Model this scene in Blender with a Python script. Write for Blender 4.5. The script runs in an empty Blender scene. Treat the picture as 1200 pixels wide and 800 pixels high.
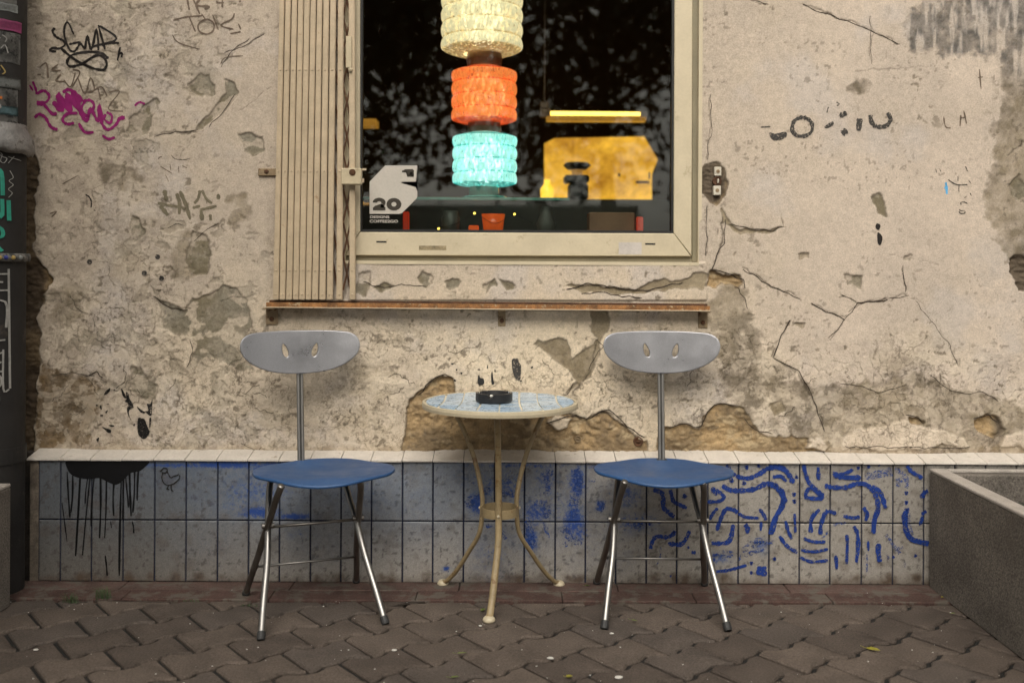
import bpy, bmesh, math, random
import numpy as np
from mathutils import Vector, Matrix
rnd = random.Random(7)
S = bpy.context.scene
COL = S.collection
R = math.radians

# ------------------------------------------------------------ camera
F, HY, ROLL, HC = 1167.0, 310.0, 0.0048, 1.186
cam = bpy.data.objects.new('camera', bpy.data.cameras.new('camera'))
COL.objects.link(cam)
cam.data.sensor_width = 36; cam.data.lens = F/1200*36
cam.data.shift_y = -(400-HY)/1200
cam.data.clip_start = .05; cam.data.clip_end = 500
cam.location = (0, 0, HC); cam.rotation_euler = (R(90), -ROLL, 0)
S.camera = cam
cam.data.dof.use_dof = True; cam.data.dof.focus_distance = 3.5; cam.data.dof.aperture_fstop = 1.5
# ------------------------------------------------------------ sky, sun, exposure
SUN_EL, SUN_AZ = 46, 186          # azimuth measured clockwise from +Y (north)
W = bpy.data.worlds.new('World'); S.world = W; W.use_nodes = True
nt = W.node_tree; nt.nodes.clear()
sky = nt.nodes.new('ShaderNodeTexSky'); sky.sky_type = 'NISHITA'; sky.sun_disc = False
sky.sun_elevation = R(SUN_EL); sky.sun_rotation = R(SUN_AZ)
sky.air_density = 1.0; sky.dust_density = 4.0; sky.ozone_density = .5
hs = nt.nodes.new('ShaderNodeHueSaturation'); hs.inputs['Saturation'].default_value = .12
bg = nt.nodes.new('ShaderNodeBackground'); bg.inputs[1].default_value = .15
wo = nt.nodes.new('ShaderNodeOutputWorld')
nt.links.new(sky.outputs[0], hs.inputs['Color']); wt_ = nt.nodes.new('ShaderNodeMixRGB'); wt_.blend_type = 'MULTIPLY'; wt_.inputs[0].default_value = 1; wt_.inputs[2].default_value = (1.0, .955, .875, 1)      # warm evening overcast
nt.links.new(hs.outputs[0], wt_.inputs[1]); nt.links.new(wt_.outputs[0], bg.inputs[0]); nt.links.new(bg.outputs[0], wo.inputs[0])
sl = bpy.data.lights.new('sun', 'SUN'); sl.energy = 1.4; sl.angle = R(58); sl.color = (1, .945, .86)
so = bpy.data.objects.new('sun', sl); COL.objects.link(so)
d = Vector((math.sin(R(SUN_AZ))*math.cos(R(SUN_EL)), math.cos(R(SUN_AZ))*math.cos(R(SUN_EL)), math.sin(R(SUN_EL))))
so.rotation_euler = d.to_track_quat('Z', 'Y').to_euler(); so.location = (0, -5, 12)
S.view_settings.view_transform = 'Standard'; S.view_settings.look = 'None'
S.view_settings.exposure = 0.60; S.view_settings.gamma = 1
S.render.engine = 'CYCLES'
S.cycles.use_denoising = True
S.cycles.max_bounces = 8; S.cycles.transparent_max_bounces = 16
S.cycles.sample_clamp_indirect = 4

# ------------------------------------------------------------ geometry of the place
def P(px, py, Y):                 # where the sight line of a photo pixel meets depth Y
    u, v = px-600, py-HY
    return Vector(((u+ROLL*v)*Y/F, Y, HC-(v-ROLL*u)*Y/F))
def G(px, py, z=0.0):             # ... or height z
    u, v = px-600, py-HY
    return P(px, py, (HC-z)*F/(v-ROLL*u))
def pxl(X, Z, Y):
    u, v = X/Y*F, (HC-Z)/Y*F
    return 600+u-ROLL*v, HY+v+ROLL*u
YT, YW = 3.70, 3.785              # tile face, plaster face
# ------------------------------------------------------------ helpers
def link(o, parent=None):
    COL.objects.link(o)
    if parent is not None: o.parent = parent
    return o
def tag(o, label=None, cat=None, group=None, kind=None):
    if label: o['label'] = label
    if cat: o['category'] = cat
    if group: o['group'] = group
    if kind: o['kind'] = kind
    return o
def empty(name, loc=(0, 0, 0), rz=0, **k):
    o = bpy.data.objects.new(name, None); o.location = loc; o.rotation_euler = (0, 0, rz)
    o.empty_display_size = .1
    return tag(link(o), **k)
def fin(bm, name, mat, parent=None, smooth=False, recalc=True):
    if recalc: bmesh.ops.recalc_face_normals(bm, faces=bm.faces)
    me = bpy.data.meshes.new(name); bm.to_mesh(me); bm.free()
    if mat: me.materials.append(mat)
    if smooth: me.polygons.foreach_set('use_smooth', [True]*len(me.polygons))
    o = link(bpy.data.objects.new(name, me))
    if parent is not None:
        o.parent = parent
        o.matrix_parent_inverse = Matrix.Identity(4)
    return o
def box(bm, a, b, bev=0.0, seg=1, rot=None, about=None):
    r = bmesh.ops.create_cube(bm, size=1); vs = r['verts']
    c = [(a[i]+b[i])/2 for i in range(3)]; s = [abs(b[i]-a[i]) for i in range(3)]
    for v in vs: v.co = Vector((v.co[0]*s[0], v.co[1]*s[1], v.co[2]*s[2]))
    if bev:
        es = list({e for v in vs for e in v.link_edges})
        rr = bmesh.ops.bevel(bm, geom=es, offset=bev, segments=seg, affect='EDGES')
        vs = list({v for f in rr['faces'] for v in f.verts} | {v for v in vs if v.is_valid})
    for v in vs: v.co += Vector(c)
    if rot is not None:
        bmesh.ops.rotate(bm, verts=vs, cent=about or c, matrix=rot)
    return vs
def prism(bm, pts, direction):    # extrude a 3-D polygon along a vector
    n = len(pts); dv = Vector(direction)
    A = [bm.verts.new(Vector(p)) for p in pts]; B = [bm.verts.new(Vector(p)+dv) for p in pts]
    bm.faces.new(A); bm.faces.new(B[::-1])
    for i in range(n): bm.faces.new((A[i], B[i], B[(i+1) % n], A[(i+1) % n]))
    return A+B
def catmull(pts, n=6, closed=False):
    pts = [Vector(p) for p in pts]
    if len(pts) < 3 and not closed: return pts
    out = []; m = len(pts)
    for i in range(m if closed else m-1):
        if closed: p0, p1, p2, p3 = pts[i-1], pts[i], pts[(i+1) % m], pts[(i+2) % m]
        else: p0, p1, p2, p3 = pts[max(i-1, 0)], pts[i], pts[i+1], pts[min(i+2, m-1)]
        for k in range(n):
            t = k/n
            out.append(.5*((2*p1)+(p2-p0)*t+(2*p0-5*p1+4*p2-p3)*t*t+(3*p1-p0-3*p2+p3)*t**3))
    if not closed: out.append(pts[-1])
    return out
def tube(bm, pts, r, seg=12, cap=True):   # r: number, list or function of 0..1; (ra, rb) for flat bars
    n = len(pts); rings = []; prev = None
    for i, p in enumerate(pts):
        t = (pts[min(i+1, n-1)]-pts[max(i-1, 0)]).normalized()
        if prev is None:
            up = Vector((0, 0, 1)) if abs(t.z) < .9 else Vector((0, 1, 0))
            nx = t.cross(up).normalized()
        else: nx = (prev-t*prev.dot(t)).normalized()
        prev = nx; ny = t.cross(nx)
        rr = r(i/(n-1)) if callable(r) else (r[i] if isinstance(r, list) else r)
        ra, rb = rr if isinstance(rr, tuple) else (rr, rr)
        rings.append([bm.verts.new(p+nx*ra*math.cos(a)+ny*rb*math.sin(a)) for a in [2*math.pi*k/seg for k in range(seg)]])
    for i in range(n-1):
        for k in range(seg):
            bm.faces.new((rings[i][k], rings[i][(k+1) % seg], rings[i+1][(k+1) % seg], rings[i+1][k]))
    if cap:
        bm.faces.new(rings[0][::-1]); bm.faces.new(rings[-1])
def lathe(bm, prof, c, seg=32, axis='Z', a0=0, a1=2*math.pi):
    full = abs(a1-a0-2*math.pi) < 1e-6
    rings = []
    for r, h in prof:
        ring = []
        for k in range(seg if full else seg+1):
            a = a0+(a1-a0)*k/seg
            q = (r*math.cos(a), r*math.sin(a), h) if axis == 'Z' else (r*math.cos(a), h, r*math.sin(a)) if axis == 'Y' else (h, r*math.cos(a), r*math.sin(a))
            ring.append(bm.verts.new(Vector(c)+Vector(q)))
        rings.append(ring)
    for i in range(len(rings)-1):
        m = len(rings[0])
        for k in range(m if full else m-1):
            try: bm.faces.new((rings[i][k], rings[i][(k+1) % m], rings[i+1][(k+1) % m], rings[i+1][k]))
            except ValueError: pass
    return rings
def plate(outer, holes, thick, bev=.001, cuts_x=0, cuts_y=0, seg=2):
    cu = bpy.data.curves.new('outline', 'CURVE'); cu.dimensions = '2D'; cu.fill_mode = 'BOTH'
    cu.extrude = thick/2-bev; cu.bevel_depth = bev; cu.bevel_resolution = seg
    for pts in [outer]+list(holes):
        sp = cu.splines.new('POLY'); sp.points.add(len(pts)-1); sp.use_cyclic_u = True
        for i, p in enumerate(pts): sp.points[i].co = (p[0], p[1], 0, 1)
    ob = bpy.data.objects.new('outline', cu); COL.objects.link(ob)
    dg = bpy.context.evaluated_depsgraph_get(); dg.update()
    me = bpy.data.meshes.new_from_object(ob.evaluated_get(dg))
    bm = bmesh.new(); bm.from_mesh(me)
    bpy.data.objects.remove(ob); bpy.data.curves.remove(cu); bpy.data.meshes.remove(me)
    bmesh.ops.remove_doubles(bm, verts=bm.verts, dist=1e-5)
    xs = [v.co.x for v in bm.verts]; ys = [v.co.y for v in bm.verts]
    for n, lo, hi, no in ((cuts_x, min(xs), max(xs), (1, 0, 0)), (cuts_y, min(ys), max(ys), (0, 1, 0))):
        for k in range(1, n):
            q = lo+(hi-lo)*k/n
            bmesh.ops.bisect_plane(bm, geom=bm.verts[:]+bm.edges[:]+bm.faces[:], plane_co=Vector(no)*q, plane_no=no)
    return bm
# ---- value noise in numpy
_T = np.random.RandomState(3).rand(512, 512).astype(np.float32)
def vn(x, y, s=0):
    x = x+s*17.3; y = y+s*9.7
    xi = np.floor(x).astype(np.int64); yi = np.floor(y).astype(np.int64)
    fx = (x-xi).astype(np.float32); fy = (y-yi).astype(np.float32)
    fx = fx*fx*(3-2*fx); fy = fy*fy*(3-2*fy)
    a = _T[xi & 511, yi & 511]; b = _T[(xi+1) & 511, yi & 511]; c = _T[xi & 511, (yi+1) & 511]; dd = _T[(xi+1) & 511, (yi+1) & 511]
    return (a*(1-fx)+b*fx)*(1-fy)+(c*(1-fx)+dd*fx)*fy
def fbm(x, y, s=0, o=4, g=.5):
    t = 0; a = 1; n = 0
    for k in range(o):
        t = t+a*vn(x*2**k, y*2**k, s+k*3); n += a; a *= g
    return t/n*2-1                # about -1..1, mostly within .5
def sst(e0, e1, x):
    t = np.clip((x-e0)/(e1-e0), 0, 1); return t*t*(3-2*t)
def poly_sd(U, V, pts):           # signed distance (positive inside), in px
    pts = np.array(pts, float); n = len(pts)
    dmin = np.full(U.shape, 1e9); ins = np.zeros(U.shape, bool)
    for i in range(n):
        ax, ay = pts[i]; bx, by = pts[(i+1) % n]
        ex, ey = bx-ax, by-ay
        t = np.clip(((U-ax)*ex+(V-ay)*ey)/(ex*ex+ey*ey+1e-9), 0, 1)
        dmin = np.minimum(dmin, np.hypot(U-ax-t*ex, V-ay-t*ey))
        c = ((ay > V) != (by > V)) & (U < (bx-ax)*(V-ay)/((by-ay) if by != ay else 1e-9)+ax)
        ins ^= c
    return np.where(ins, dmin, -dmin)
def line_d(U, V, pts):
    dmin = np.full(U.shape, 1e9)
    for (ax, ay), (bx, by) in zip(pts[:-1], pts[1:]):
        ex, ey = bx-ax, by-ay
        t = np.clip(((U-ax)*ex+(V-ay)*ey)/(ex*ex+ey*ey+1e-9), 0, 1)
        dmin = np.minimum(dmin, np.hypot(U-ax-t*ex, V-ay-t*ey))
    return dmin
def grid_mesh(name, X, Y, Z, keep=None, attrs=()):
    ny, nx = X.shape
    idx = np.arange(nx*ny).reshape(ny, nx)
    q = np.stack([idx[:-1, :-1], idx[:-1, 1:], idx[1:, 1:], idx[1:, :-1]], -1).reshape(-1, 4)
    if keep is not None: q = q[keep.reshape(-1)]
    me = bpy.data.meshes.new(name)
    me.vertices.add(nx*ny)
    me.vertices.foreach_set('co', np.stack([X, Y, Z], -1).astype(np.float32).ravel())
    me.loops.add(q.size); me.loops.foreach_set('vertex_index', q.ravel().astype(np.int32))
    me.polygons.add(len(q)); me.polygons.foreach_set('loop_start', (np.arange(len(q))*4).astype(np.int32))
    me.update(calc_edges=True)
    me.polygons.foreach_set('use_smooth', np.ones(len(q), bool))
    for an, kind, arr in attrs:
        at = me.attributes.new(an, 'FLOAT_COLOR' if kind == 'c' else 'FLOAT', 'POINT')
        if kind == 'c':
            arr = np.concatenate([arr.reshape(-1, 3), np.ones((nx*ny, 1))], 1)
            at.data.foreach_set('color', arr.astype(np.float32).ravel())
        else: at.data.foreach_set('value', arr.astype(np.float32).ravel())
    me.validate(); me.update()
    return me
# ------------------------------------------------------------ materials
def newmat(name):
    m = bpy.data.materials.new(name); m.use_nodes = True
    n = m.node_tree.nodes; b = n['Principled BSDF']
    return m, m.node_tree, b
def nd(t, kind, **kw):
    n = t.nodes.new(kind)
    for k, v in kw.items():
        if k in n.inputs: n.inputs[k].default_value = v
        else: setattr(n, k, v)
    return n
def noise(t, vec, scale, detail=4, rough=.6):
    n = t.nodes.new('ShaderNodeTexNoise'); n.inputs['Scale'].default_value = scale
    n.inputs['Detail'].default_value = detail; n.inputs['Roughness'].default_value = rough
    t.links.new(vec, n.inputs['Vector']); return n.outputs['Fac']
def ramp(t, fac, stops):
    n = t.nodes.new('ShaderNodeValToRGB'); e = n.color_ramp.elements
    while len(e) < len(stops): e.new(.5)
    for i, (p, c) in enumerate(stops):
        e[i].position = p; e[i].color = (*c, 1) if hasattr(c, '__len__') else (c, c, c, 1)
    t.links.new(fac, n.inputs[0]); return n.outputs[0]
def mix(t, f, a, b, mode='MIX'):
    n = t.nodes.new('ShaderNodeMixRGB'); n.blend_type = mode
    for i, v in enumerate((f, a, b)):
        if isinstance(v, (int, float)): n.inputs[i].default_value = v if i == 0 else (v, v, v, 1)
        elif isinstance(v, (tuple, list)): n.inputs[i].default_value = (*v, 1)
        else: t.links.new(v, n.inputs[i])
    return n.outputs[0]
def bump(t, b, h, dist, strength=1.0):
    n = t.nodes.new('ShaderNodeBump'); n.inputs['Distance'].default_value = dist; n.inputs['Strength'].default_value = strength
    t.links.new(h, n.inputs['Height']); t.links.new(n.outputs[0], b.inputs['Normal']); return n
def pos(t):
    return t.nodes.new('ShaderNodeNewGeometry').outputs['Position']
def sc3(c, k): return tuple(min(1, x*k) for x in c)
def pm(name, col, rough=.6, metal=0.0, var=.15, scale=12, fine=120, fvar=.12, bmp=.0004, dirt=None, dthr=.55, dsc=9, spec=.5, rvar=.1):
    m, t, b = newmat(name)
    p = pos(t)
    c = ramp(t, noise(t, p, scale), [(.3, sc3(col, 1-var)), (.7, sc3(col, 1+var))])
    fn = noise(t, p, fine, 3, .7)
    c = mix(t, 1, c, ramp(t, fn, [(.3, 1-fvar), (.7, 1+0*fvar)]), 'MULTIPLY')
    if dirt:
        dm = ramp(t, noise(t, p, dsc, 8, .7), [(dthr, 0.0), (dthr+.08, 1.0)])
        c = mix(t, dm, c, dirt)
    t.links.new(c, b.inputs['Base Color'])
    rr = ramp(t, noise(t, p, scale*2), [(.3, max(0, rough-rvar)), (.7, min(1, rough+rvar))])
    t.links.new(rr, b.inputs['Roughness'])
    b.inputs['Metallic'].default_value = metal; b.inputs['Specular IOR Level'].default_value = spec
    if bmp: bump(t, b, fn, bmp)
    return m
def attr_mat(name, rough=.9, fine=190, fvar=.28, mid=45, mvar=.12, bmp=.0012, smear=None, spec=.25):
    m, t, b = newmat(name); p = pos(t)
    a = t.nodes.new('ShaderNodeAttribute'); a.attribute_name = 'albedo'
    fn = noise(t, p, fine, 4, .75); mn = noise(t, p, mid, 5, .65)
    c = mix(t, 1, a.outputs['Color'], ramp(t, fn, [(.28, 1-fvar), (.72, 1.0+fvar*.4)]), 'MULTIPLY')
    c = mix(t, 1, c, ramp(t, mn, [(.3, 1-mvar), (.7, 1.0+mvar*.5)]), 'MULTIPLY')
    if smear:
        s = t.nodes.new('ShaderNodeAttribute'); s.attribute_name = 'smear'
        th = t.nodes.new('ShaderNodeMath'); th.operation = 'ADD'
        t.links.new(s.outputs['Fac'], th.inputs[0]); t.links.new(noise(t, p, 70, 7, .8), th.inputs[1])
        k = ramp(t, th.outputs[0], [(.74, 0.0), (.88, 1.0)])
        ws = t.nodes.new('ShaderNodeMath'); ws.operation = 'MULTIPLY'; ws.use_clamp = True; ws.inputs[1].default_value = 2.3; t.links.new(s.outputs['Fac'], ws.inputs[0])
        wk = mix(t, 1, ws.outputs[0], ramp(t, noise(t, p, 35, 6, .75), [(.38, .15), (.62, 1.0)]), 'MULTIPLY')
        c = mix(t, wk, c, (.07, .12, .23))
        c = mix(t, k, c, smear)
    t.links.new(c, b.inputs['Base Color'])
    b.inputs['Roughness'].default_value = rough; b.inputs['Specular IOR Level'].default_value = spec
    if bmp: bump(t, b, mix(t, .5, fn, mn), bmp)
    return m
def paint_mat(name, col, cover=.5, rough=.6, sc=90):   # worn paint: gaps where it has come off
    m, t, b = newmat(name); p = pos(t)
    k = ramp(t, noise(t, p, sc, 6, .75), [(1-cover-.05, 0.0), (1-cover+.05, 1.0)])
    c = ramp(t, noise(t, p, 25, 4), [(.3, sc3(col, .75)), (.7, sc3(col, 1.2))])
    t.links.new(c, b.inputs['Base Color']); b.inputs['Roughness'].default_value = rough
    b.inputs['Specular IOR Level'].default_value = .25
    t.links.new(k, b.inputs['Alpha'])
    return m
def glow(name, col, e, col2=None, sc=30):
    m, t, b = newmat(name); p = pos(t)
    c = ramp(t, noise(t, p, sc, 5, .7), [(.35, sc3(col, .8)), (.65, col2 or col)])
    t.links.new(c, b.inputs['Base Color']); t.links.new(c, b.inputs['Emission Color'])
    b.inputs['Emission Strength'].default_value = e; b.inputs['Roughness'].default_value = .2
    return m
def drum_mat(name, deep, pale, fleck, e):          # tinted ribbed glass: groove shade and bulb glow put into the colour
    m, t, b = newmat(name); p = pos(t)
    a = t.nodes.new('ShaderNodeAttribute'); a.attribute_name = 'rib'
    mp = t.nodes.new('ShaderNodeMapping'); mp.inputs['Scale'].default_value = (60, 60, 22); t.links.new(p, mp.inputs[0])
    n1 = noise(t, mp.outputs[0], 1, 5, .7)
    ad = t.nodes.new('ShaderNodeMath'); ad.operation = 'MULTIPLY_ADD'; ad.inputs[1].default_value = .9
    t.links.new(n1, ad.inputs[0]); t.links.new(a.outputs['Fac'], ad.inputs[2])
    c = ramp(t, ad.outputs[0], [(.62, sc3(deep, .6)), (.84, deep), (1.0, pale), ])
    ad2 = ramp(t, noise(t, mp.outputs[0], 2.2, 3, .7), [(.33, 1.0), (.38, 0.0)])
    c = mix(t, ad2, c, fleck)
    t.links.new(c, b.inputs['Base Color']); t.links.new(c, b.inputs['Emission Color'])
    b.inputs['Emission Strength'].default_value = e; b.inputs['Roughness'].default_value = .12
    al = ramp(t, noise(t, mp.outputs[0], 1.3, 4, .7), [(.36, .45), (.52, 1.0)])
    t.links.new(al, b.inputs['Alpha'])
    bump(t, b, n1, .006)
    return m
M = {}
def plaster_mat():
    m = attr_mat('plaster', fvar=.34, mvar=.14, bmp=0); t = m.node_tree; b = t.nodes['Principled BSDF']; p = pos(t)
    src = b.inputs['Base Color'].links[0].from_socket
    ag = t.nodes.new('ShaderNodeAttribute'); ag.attribute_name = 'age'
    tot = None; acc = src
    for sc_, w_ in ((8, .0045), (15, .007)):
        n = noise(t, p, sc_, 6, .56)
        k = ramp(t, n, [(.5-w_*2, 0.0), (.5, 1.0), (.5+w_*.6, 0.0)])
        k = mix(t, 1, k, ramp(t, ag.outputs['Fac'], [(.18, 0.0), (.6, 1.0)]), 'MULTIPLY')
        k = mix(t, 1, k, ramp(t, noise(t, p, sc_*.45, 3), [(.42, 0.0), (.56, 1.0)]), 'MULTIPLY')
        f = t.nodes.new('ShaderNodeMath'); f.operation = 'MULTIPLY'; f.inputs[1].default_value = .7; t.links.new(k, f.inputs[0])
        acc = mix(t, f.outputs[0], acc, (.11, .08, .05))
        tot = k if tot is None else mix(t, 1, tot, k, 'LIGHTEN')
    pl_ = ramp(t, noise(t, p, 14, 7, .6), [(.50, 0.0), (.53, 1.0)])      # pale lime bloom
    f = t.nodes.new('ShaderNodeMath'); f.operation = 'MULTIPLY'; t.links.new(pl_, f.inputs[0]); g_ = t.nodes.new('ShaderNodeMath'); g_.operation = 'MULTIPLY'; g_.inputs[1].default_value = .32
    t.links.new(ag.outputs['Fac'], g_.inputs[0]); t.links.new(g_.outputs[0], f.inputs[1])
    acc = mix(t, f.outputs[0], acc, (.70, .60, .47))
    t.links.new(acc, b.inputs['Base Color'])
    hgt = mix(t, .5, noise(t, p, 260, 4, .75), noise(t, p, 60, 5, .7)); hgt = mix(t, .5, hgt, mix(t, 1, (1, 1, 1), tot, 'SUBTRACT'))
    bump(t, b, hgt, .0045)
    return m
M['plaster'] = plaster_mat()
M['wall_far'] = pm('old_plaster', (.42, .35, .26), .9, var=.25, scale=3, bmp=.003, fine=60, dirt=(.2, .17, .13), dthr=.58)
M['tile'] = attr_mat('glazed_tile', rough=.35, fine=190, fvar=.38, mid=60, mvar=.2, bmp=.0004, smear=(.025, .065, .25), spec=.4)
M['grout'] = pm('grout', (.012, .017, .040), .9)
M['cap'] = pm('cap_tile', (.60, .55, .49), .45, var=.1, scale=20, fvar=.2, dirt=(.3, .25, .19), dthr=.6, dsc=30)
M['cream'] = pm('cream_paint', (.50, .42, .28), .5, var=.1, scale=14, fvar=.12, dirt=(.25, .19, .11), dthr=.62, dsc=18)
M['frame'] = pm('window_frame_paint', (.56, .48, .335), .45, var=.07, scale=9, fvar=.08, dirt=(.36, .29, .18), dthr=.62, dsc=14, bmp=.0002)
M['frame_dark'] = pm('frame_profile_paint', (.22, .19, .12), .6, var=.1)
M['slat'] = pm('grille_paint', (.50, .395, .265), .5, var=.12, scale=16, fvar=.15, dirt=(.22, .10, .04), dthr=.64, dsc=22)
M['rust'] = pm('rust', (.33, .15, .05), .85, var=.5, scale=30, fine=200, fvar=.5, dirt=(.42, .33, .2), dthr=.56, dsc=40, bmp=.001)
M['rust_dark'] = pm('dark_rust', (.10, .045, .02), .9, var=.5, scale=30, fine=200, fvar=.4, dirt=(.3, .2, .1), dthr=.62, dsc=40, bmp=.001)
M['bracket'] = pm('bracket_metal', (.26, .19, .11), .8, var=.3, scale=40, dirt=(.1, .05, .025), dthr=.55, dsc=40)
M['dark'] = pm('dark_void', (.012, .011, .010), .8)
M['gasket'] = pm('rubber_gasket', (.012, .012, .012), .5)
M['steel'] = pm('chromed_steel', (.30, .29, .275), .38, metal=1, var=.05, fvar=.04, bmp=.00005)
M['steel_dark'] = pm('worn_steel', (.26, .245, .225), .42, metal=1, var=.15, fvar=.1, bmp=.0001)
M['silver'] = pm('silver_plastic', (.30, .30, .315), .34, metal=.75, var=.10, scale=7, fine=240, fvar=.16, bmp=.0001)
M['blue'] = pm('blue_plastic', (.020, .075, .20), .42, var=.14, scale=9, fine=230, fvar=.32, bmp=.0004)
M['blue_edge'] = pm('blue_plastic_edge', (.015, .07, .22), .5)
M['rubber'] = pm('black_rubber', (.02, .02, .02), .6)
M['ash'] = pm('black_melamine', (.012, .012, .013), .35)
M['table'] = pm('table_paint', (.27, .205, .11), .5, var=.2, scale=25, dirt=(.16, .09, .035), dthr=.56, dsc=30)
M['table_rim'] = pm('table_rim_paint', (.50, .43, .30), .5, var=.08, dirt=(.3, .22, .12), dthr=.64, dsc=30)
M['mosaic_grout'] = pm('mosaic_grout', (.62, .55, .42), .8)
M['mos0'] = pm('pale_blue_mosaic', (.36, .45, .54), .3, var=.15, scale=30)
M['mos1'] = pm('blue_mosaic', (.25, .37, .50), .3, var=.15, scale=30)
M['mos2'] = pm('sky_blue_mosaic', (.47, .55, .61), .3, var=.12, scale=30)
M['butt'] = pm('cigarette_paper', (.75, .72, .65), .8)
M['paver'] = [pm('paver_%d' % i, c, .9, var=.22, scale=9, fine=170, fvar=.55, bmp=.003, dirt=sc3(c, .7), dthr=.6, dsc=7, spec=.2) for i, c in enumerate([(.122, .097, .080), (.098, .078, .065), (.135, .107, .088), (.108, .088, .075)])]
M['joint'] = pm('joint_sand', (.009, .0075, .006), 1, var=.4, scale=60, fine=300, fvar=.5, bmp=.003)
M['kerb'] = [pm('red_kerb_%d' % i, c, .9, var=.25, scale=12, fine=170, fvar=.5, bmp=.0025, dirt=(.10, .085, .07), dthr=.50, dsc=14, spec=.2) for i, c in enumerate([(.092, .055, .046), (.118, .076, .064)])]
M['ground'] = pm('ground', (.06, .052, .045), .95, scale=2, fine=100, bmp=.003)
M['planter'] = pm('exposed_aggregate', (.205, .18, .155), .9, var=.25, scale=6, fine=150, fvar=.7, bmp=.005, spec=.2, dirt=(.11, .095, .08), dthr=.6, dsc=5)
M['planter_rim'] = pm('concrete_rim', (.40, .36, .32), .85, var=.2, scale=14, fine=230, fvar=.4, bmp=.0015)
M['soil'] = pm('soil', (.05, .05, .035), 1, var=.5, scale=20, fine=100, fvar=.6, bmp=.01)
M['pipe'] = pm('black_painted_pipe', (.014, .012, .011), .75, var=.4, scale=10, dirt=(.06, .045, .035), dthr=.6)
M['silverpaint'] = pm('flaking_silver_paint', (.24, .23, .22), .5, metal=.3, var=.4, scale=25, dirt=(.08, .07, .06), dthr=.55, dsc=25, bmp=.003)
M['stk_grey'] = pm('weathered_sticker', (.13, .125, .115), .7, var=.5, scale=30, dirt=(.03, .03, .03), dthr=.5, dsc=40)
M['stk_pale'] = pm('pale_sticker', (.27, .28, .27), .7, var=.4, scale=30, dirt=(.08, .08, .08), dthr=.55, dsc=30)
M['stk_teal'] = pm('teal_sticker', (.13, .22, .24), .6, var=.3, scale=30)
M['stk_pink'] = pm('pink_sticker', (.28, .05, .14), .6, var=.4, scale=30)
M['stk_navy'] = pm('navy_sticker', (.03, .04, .14), .6)
M['stk_orange'] = pm('orange_sticker', (.55, .16, .02), .6)
M['green_paint'] = pm('green_spray_paint', (.02, .27, .19), .5, var=.25, scale=30)
M['white_paint'] = pm('white_marker', (.30, .29, .27), .6, var=.3, scale=40)
M['yellow_gem'] = pm('yellow_bead', (.35, .25, .08), .4)
M['blue_gem'] = pm('blue_bead', (.03, .04, .22), .4)
M['p_black'] = paint_mat('black_marker', (.018, .014, .012), .80)
M['ink'] = pm('black_ink', (.012, .011, .010), .5)
M['p_black2'] = paint_mat('black_gloss_paint', (.004, .004, .005), .80, rough=.5)
M['p_flake'] = paint_mat('flaked_black_paint', (.012, .011, .010), .60, sc=150)
M['p_dark'] = paint_mat('dark_faded_paint', (.055, .05, .045), .57, sc=120)
M['p_faint'] = paint_mat('faded_olive_marker', (.17, .145, .095), .64, sc=70)
M['p_faint2'] = paint_mat('faded_brown_marker', (.15, .11, .08), .64, sc=80)
M['p_pink'] = paint_mat('magenta_spray_paint', (.24, .012, .12), .80)
M['p_blue'] = paint_mat('blue_brush_paint', (.014, .040, .20), .575, rough=.5, sc=150)
M['p_blue_w'] = paint_mat('worn_blue_brush_paint', (.03, .07, .25), .47, rough=.5, sc=130)
M['p_cyan'] = paint_mat('light_blue_marker', (.10, .35, .6), .6)
M['sticker'] = pm('window_sticker', (.50, .46, .40), .6, var=.04, bmp=.0001)
M['porcelain'] = pm('porcelain', (.60, .55, .45), .4, var=.1, dirt=(.25, .18, .1), dthr=.6, dsc=60)
M['mortar_dark'] = pm('dark_mortar', (.13, .105, .075), .95, var=.4, scale=50, bmp=.003)
M['leafy'] = pm('yellow_leaf', (.42, .38, .05), .6)
M['leafg'] = pm('green_leaf', (.16, .22, .04), .6)
M['grass'] = pm('grass_blade', (.05, .085, .03), .7)
M['gum'] = pm('pale_grit', (.5, .48, .44), .8)
M['room'] = pm('room_wall', (.14, .085, .045), .9, scale=2)
M['room_floor'] = pm('room_floor', (.04, .03, .02), .6)
M['counter'] = pm('dark_counter', (.05, .042, .035), .4)
M['tree_leaf'] = pm('tree_leaf', (.06, .075, .035), .6, var=.3, scale=3)
M['bark'] = pm('bark', (.07, .055, .04), .95, bmp=.01, fine=30)
M['facade'] = pm('opposite_facade', (.10, .09, .08), .9, scale=1)
M['glow_cream'] = drum_mat('cream_glass', (.62, .43, .19), (.95, .80, .50), (.30, .19, .07), .55)
M['glow_orange'] = drum_mat('orange_glass', (.85, .085, .02), (1.0, .25, .06), (.35, .02, .005), .60)
M['glow_teal'] = drum_mat('turquoise_glass', (.035, .50, .46), (.42, .92, .86), (.01, .16, .17), .62)
M['glow_yellow'] = glow('backlit_yellow', (.42, .15, .012), .85, (1.0, .50, .05), 3.2)
M['glow_tube'] = glow('lit_tube', (1, .62, .12), 3.0)
M['amber'] = glow('amber_glow', (.45, .20, .03), .5)
M['bulb'] = glow('tiny_bulb', (1, .6, .1), 3.0)
M['brass'] = pm('brown_metal_collar', (.24, .15, .10), .4, metal=.3)
M['green_glass'] = pm('green_glass', (.10, .30, .23), .1, spec=.8, bmp=0)
M['orange_cup'] = glow('glowing_orange_enamel', (.70, .10, .02), .35)  # no lamp: glow put into the material of cup and low box
M['red_pl'] = glow('glowing_red_plastic', (.65, .05, .02), .25)  # stick and pack are no lamps, their glow is put into the plastic
M['card'] = pm('brown_card', (.30, .17, .11), .8)
M['greyobj'] = pm('grey_ceramic', (.12, .115, .105), .4)
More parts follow.
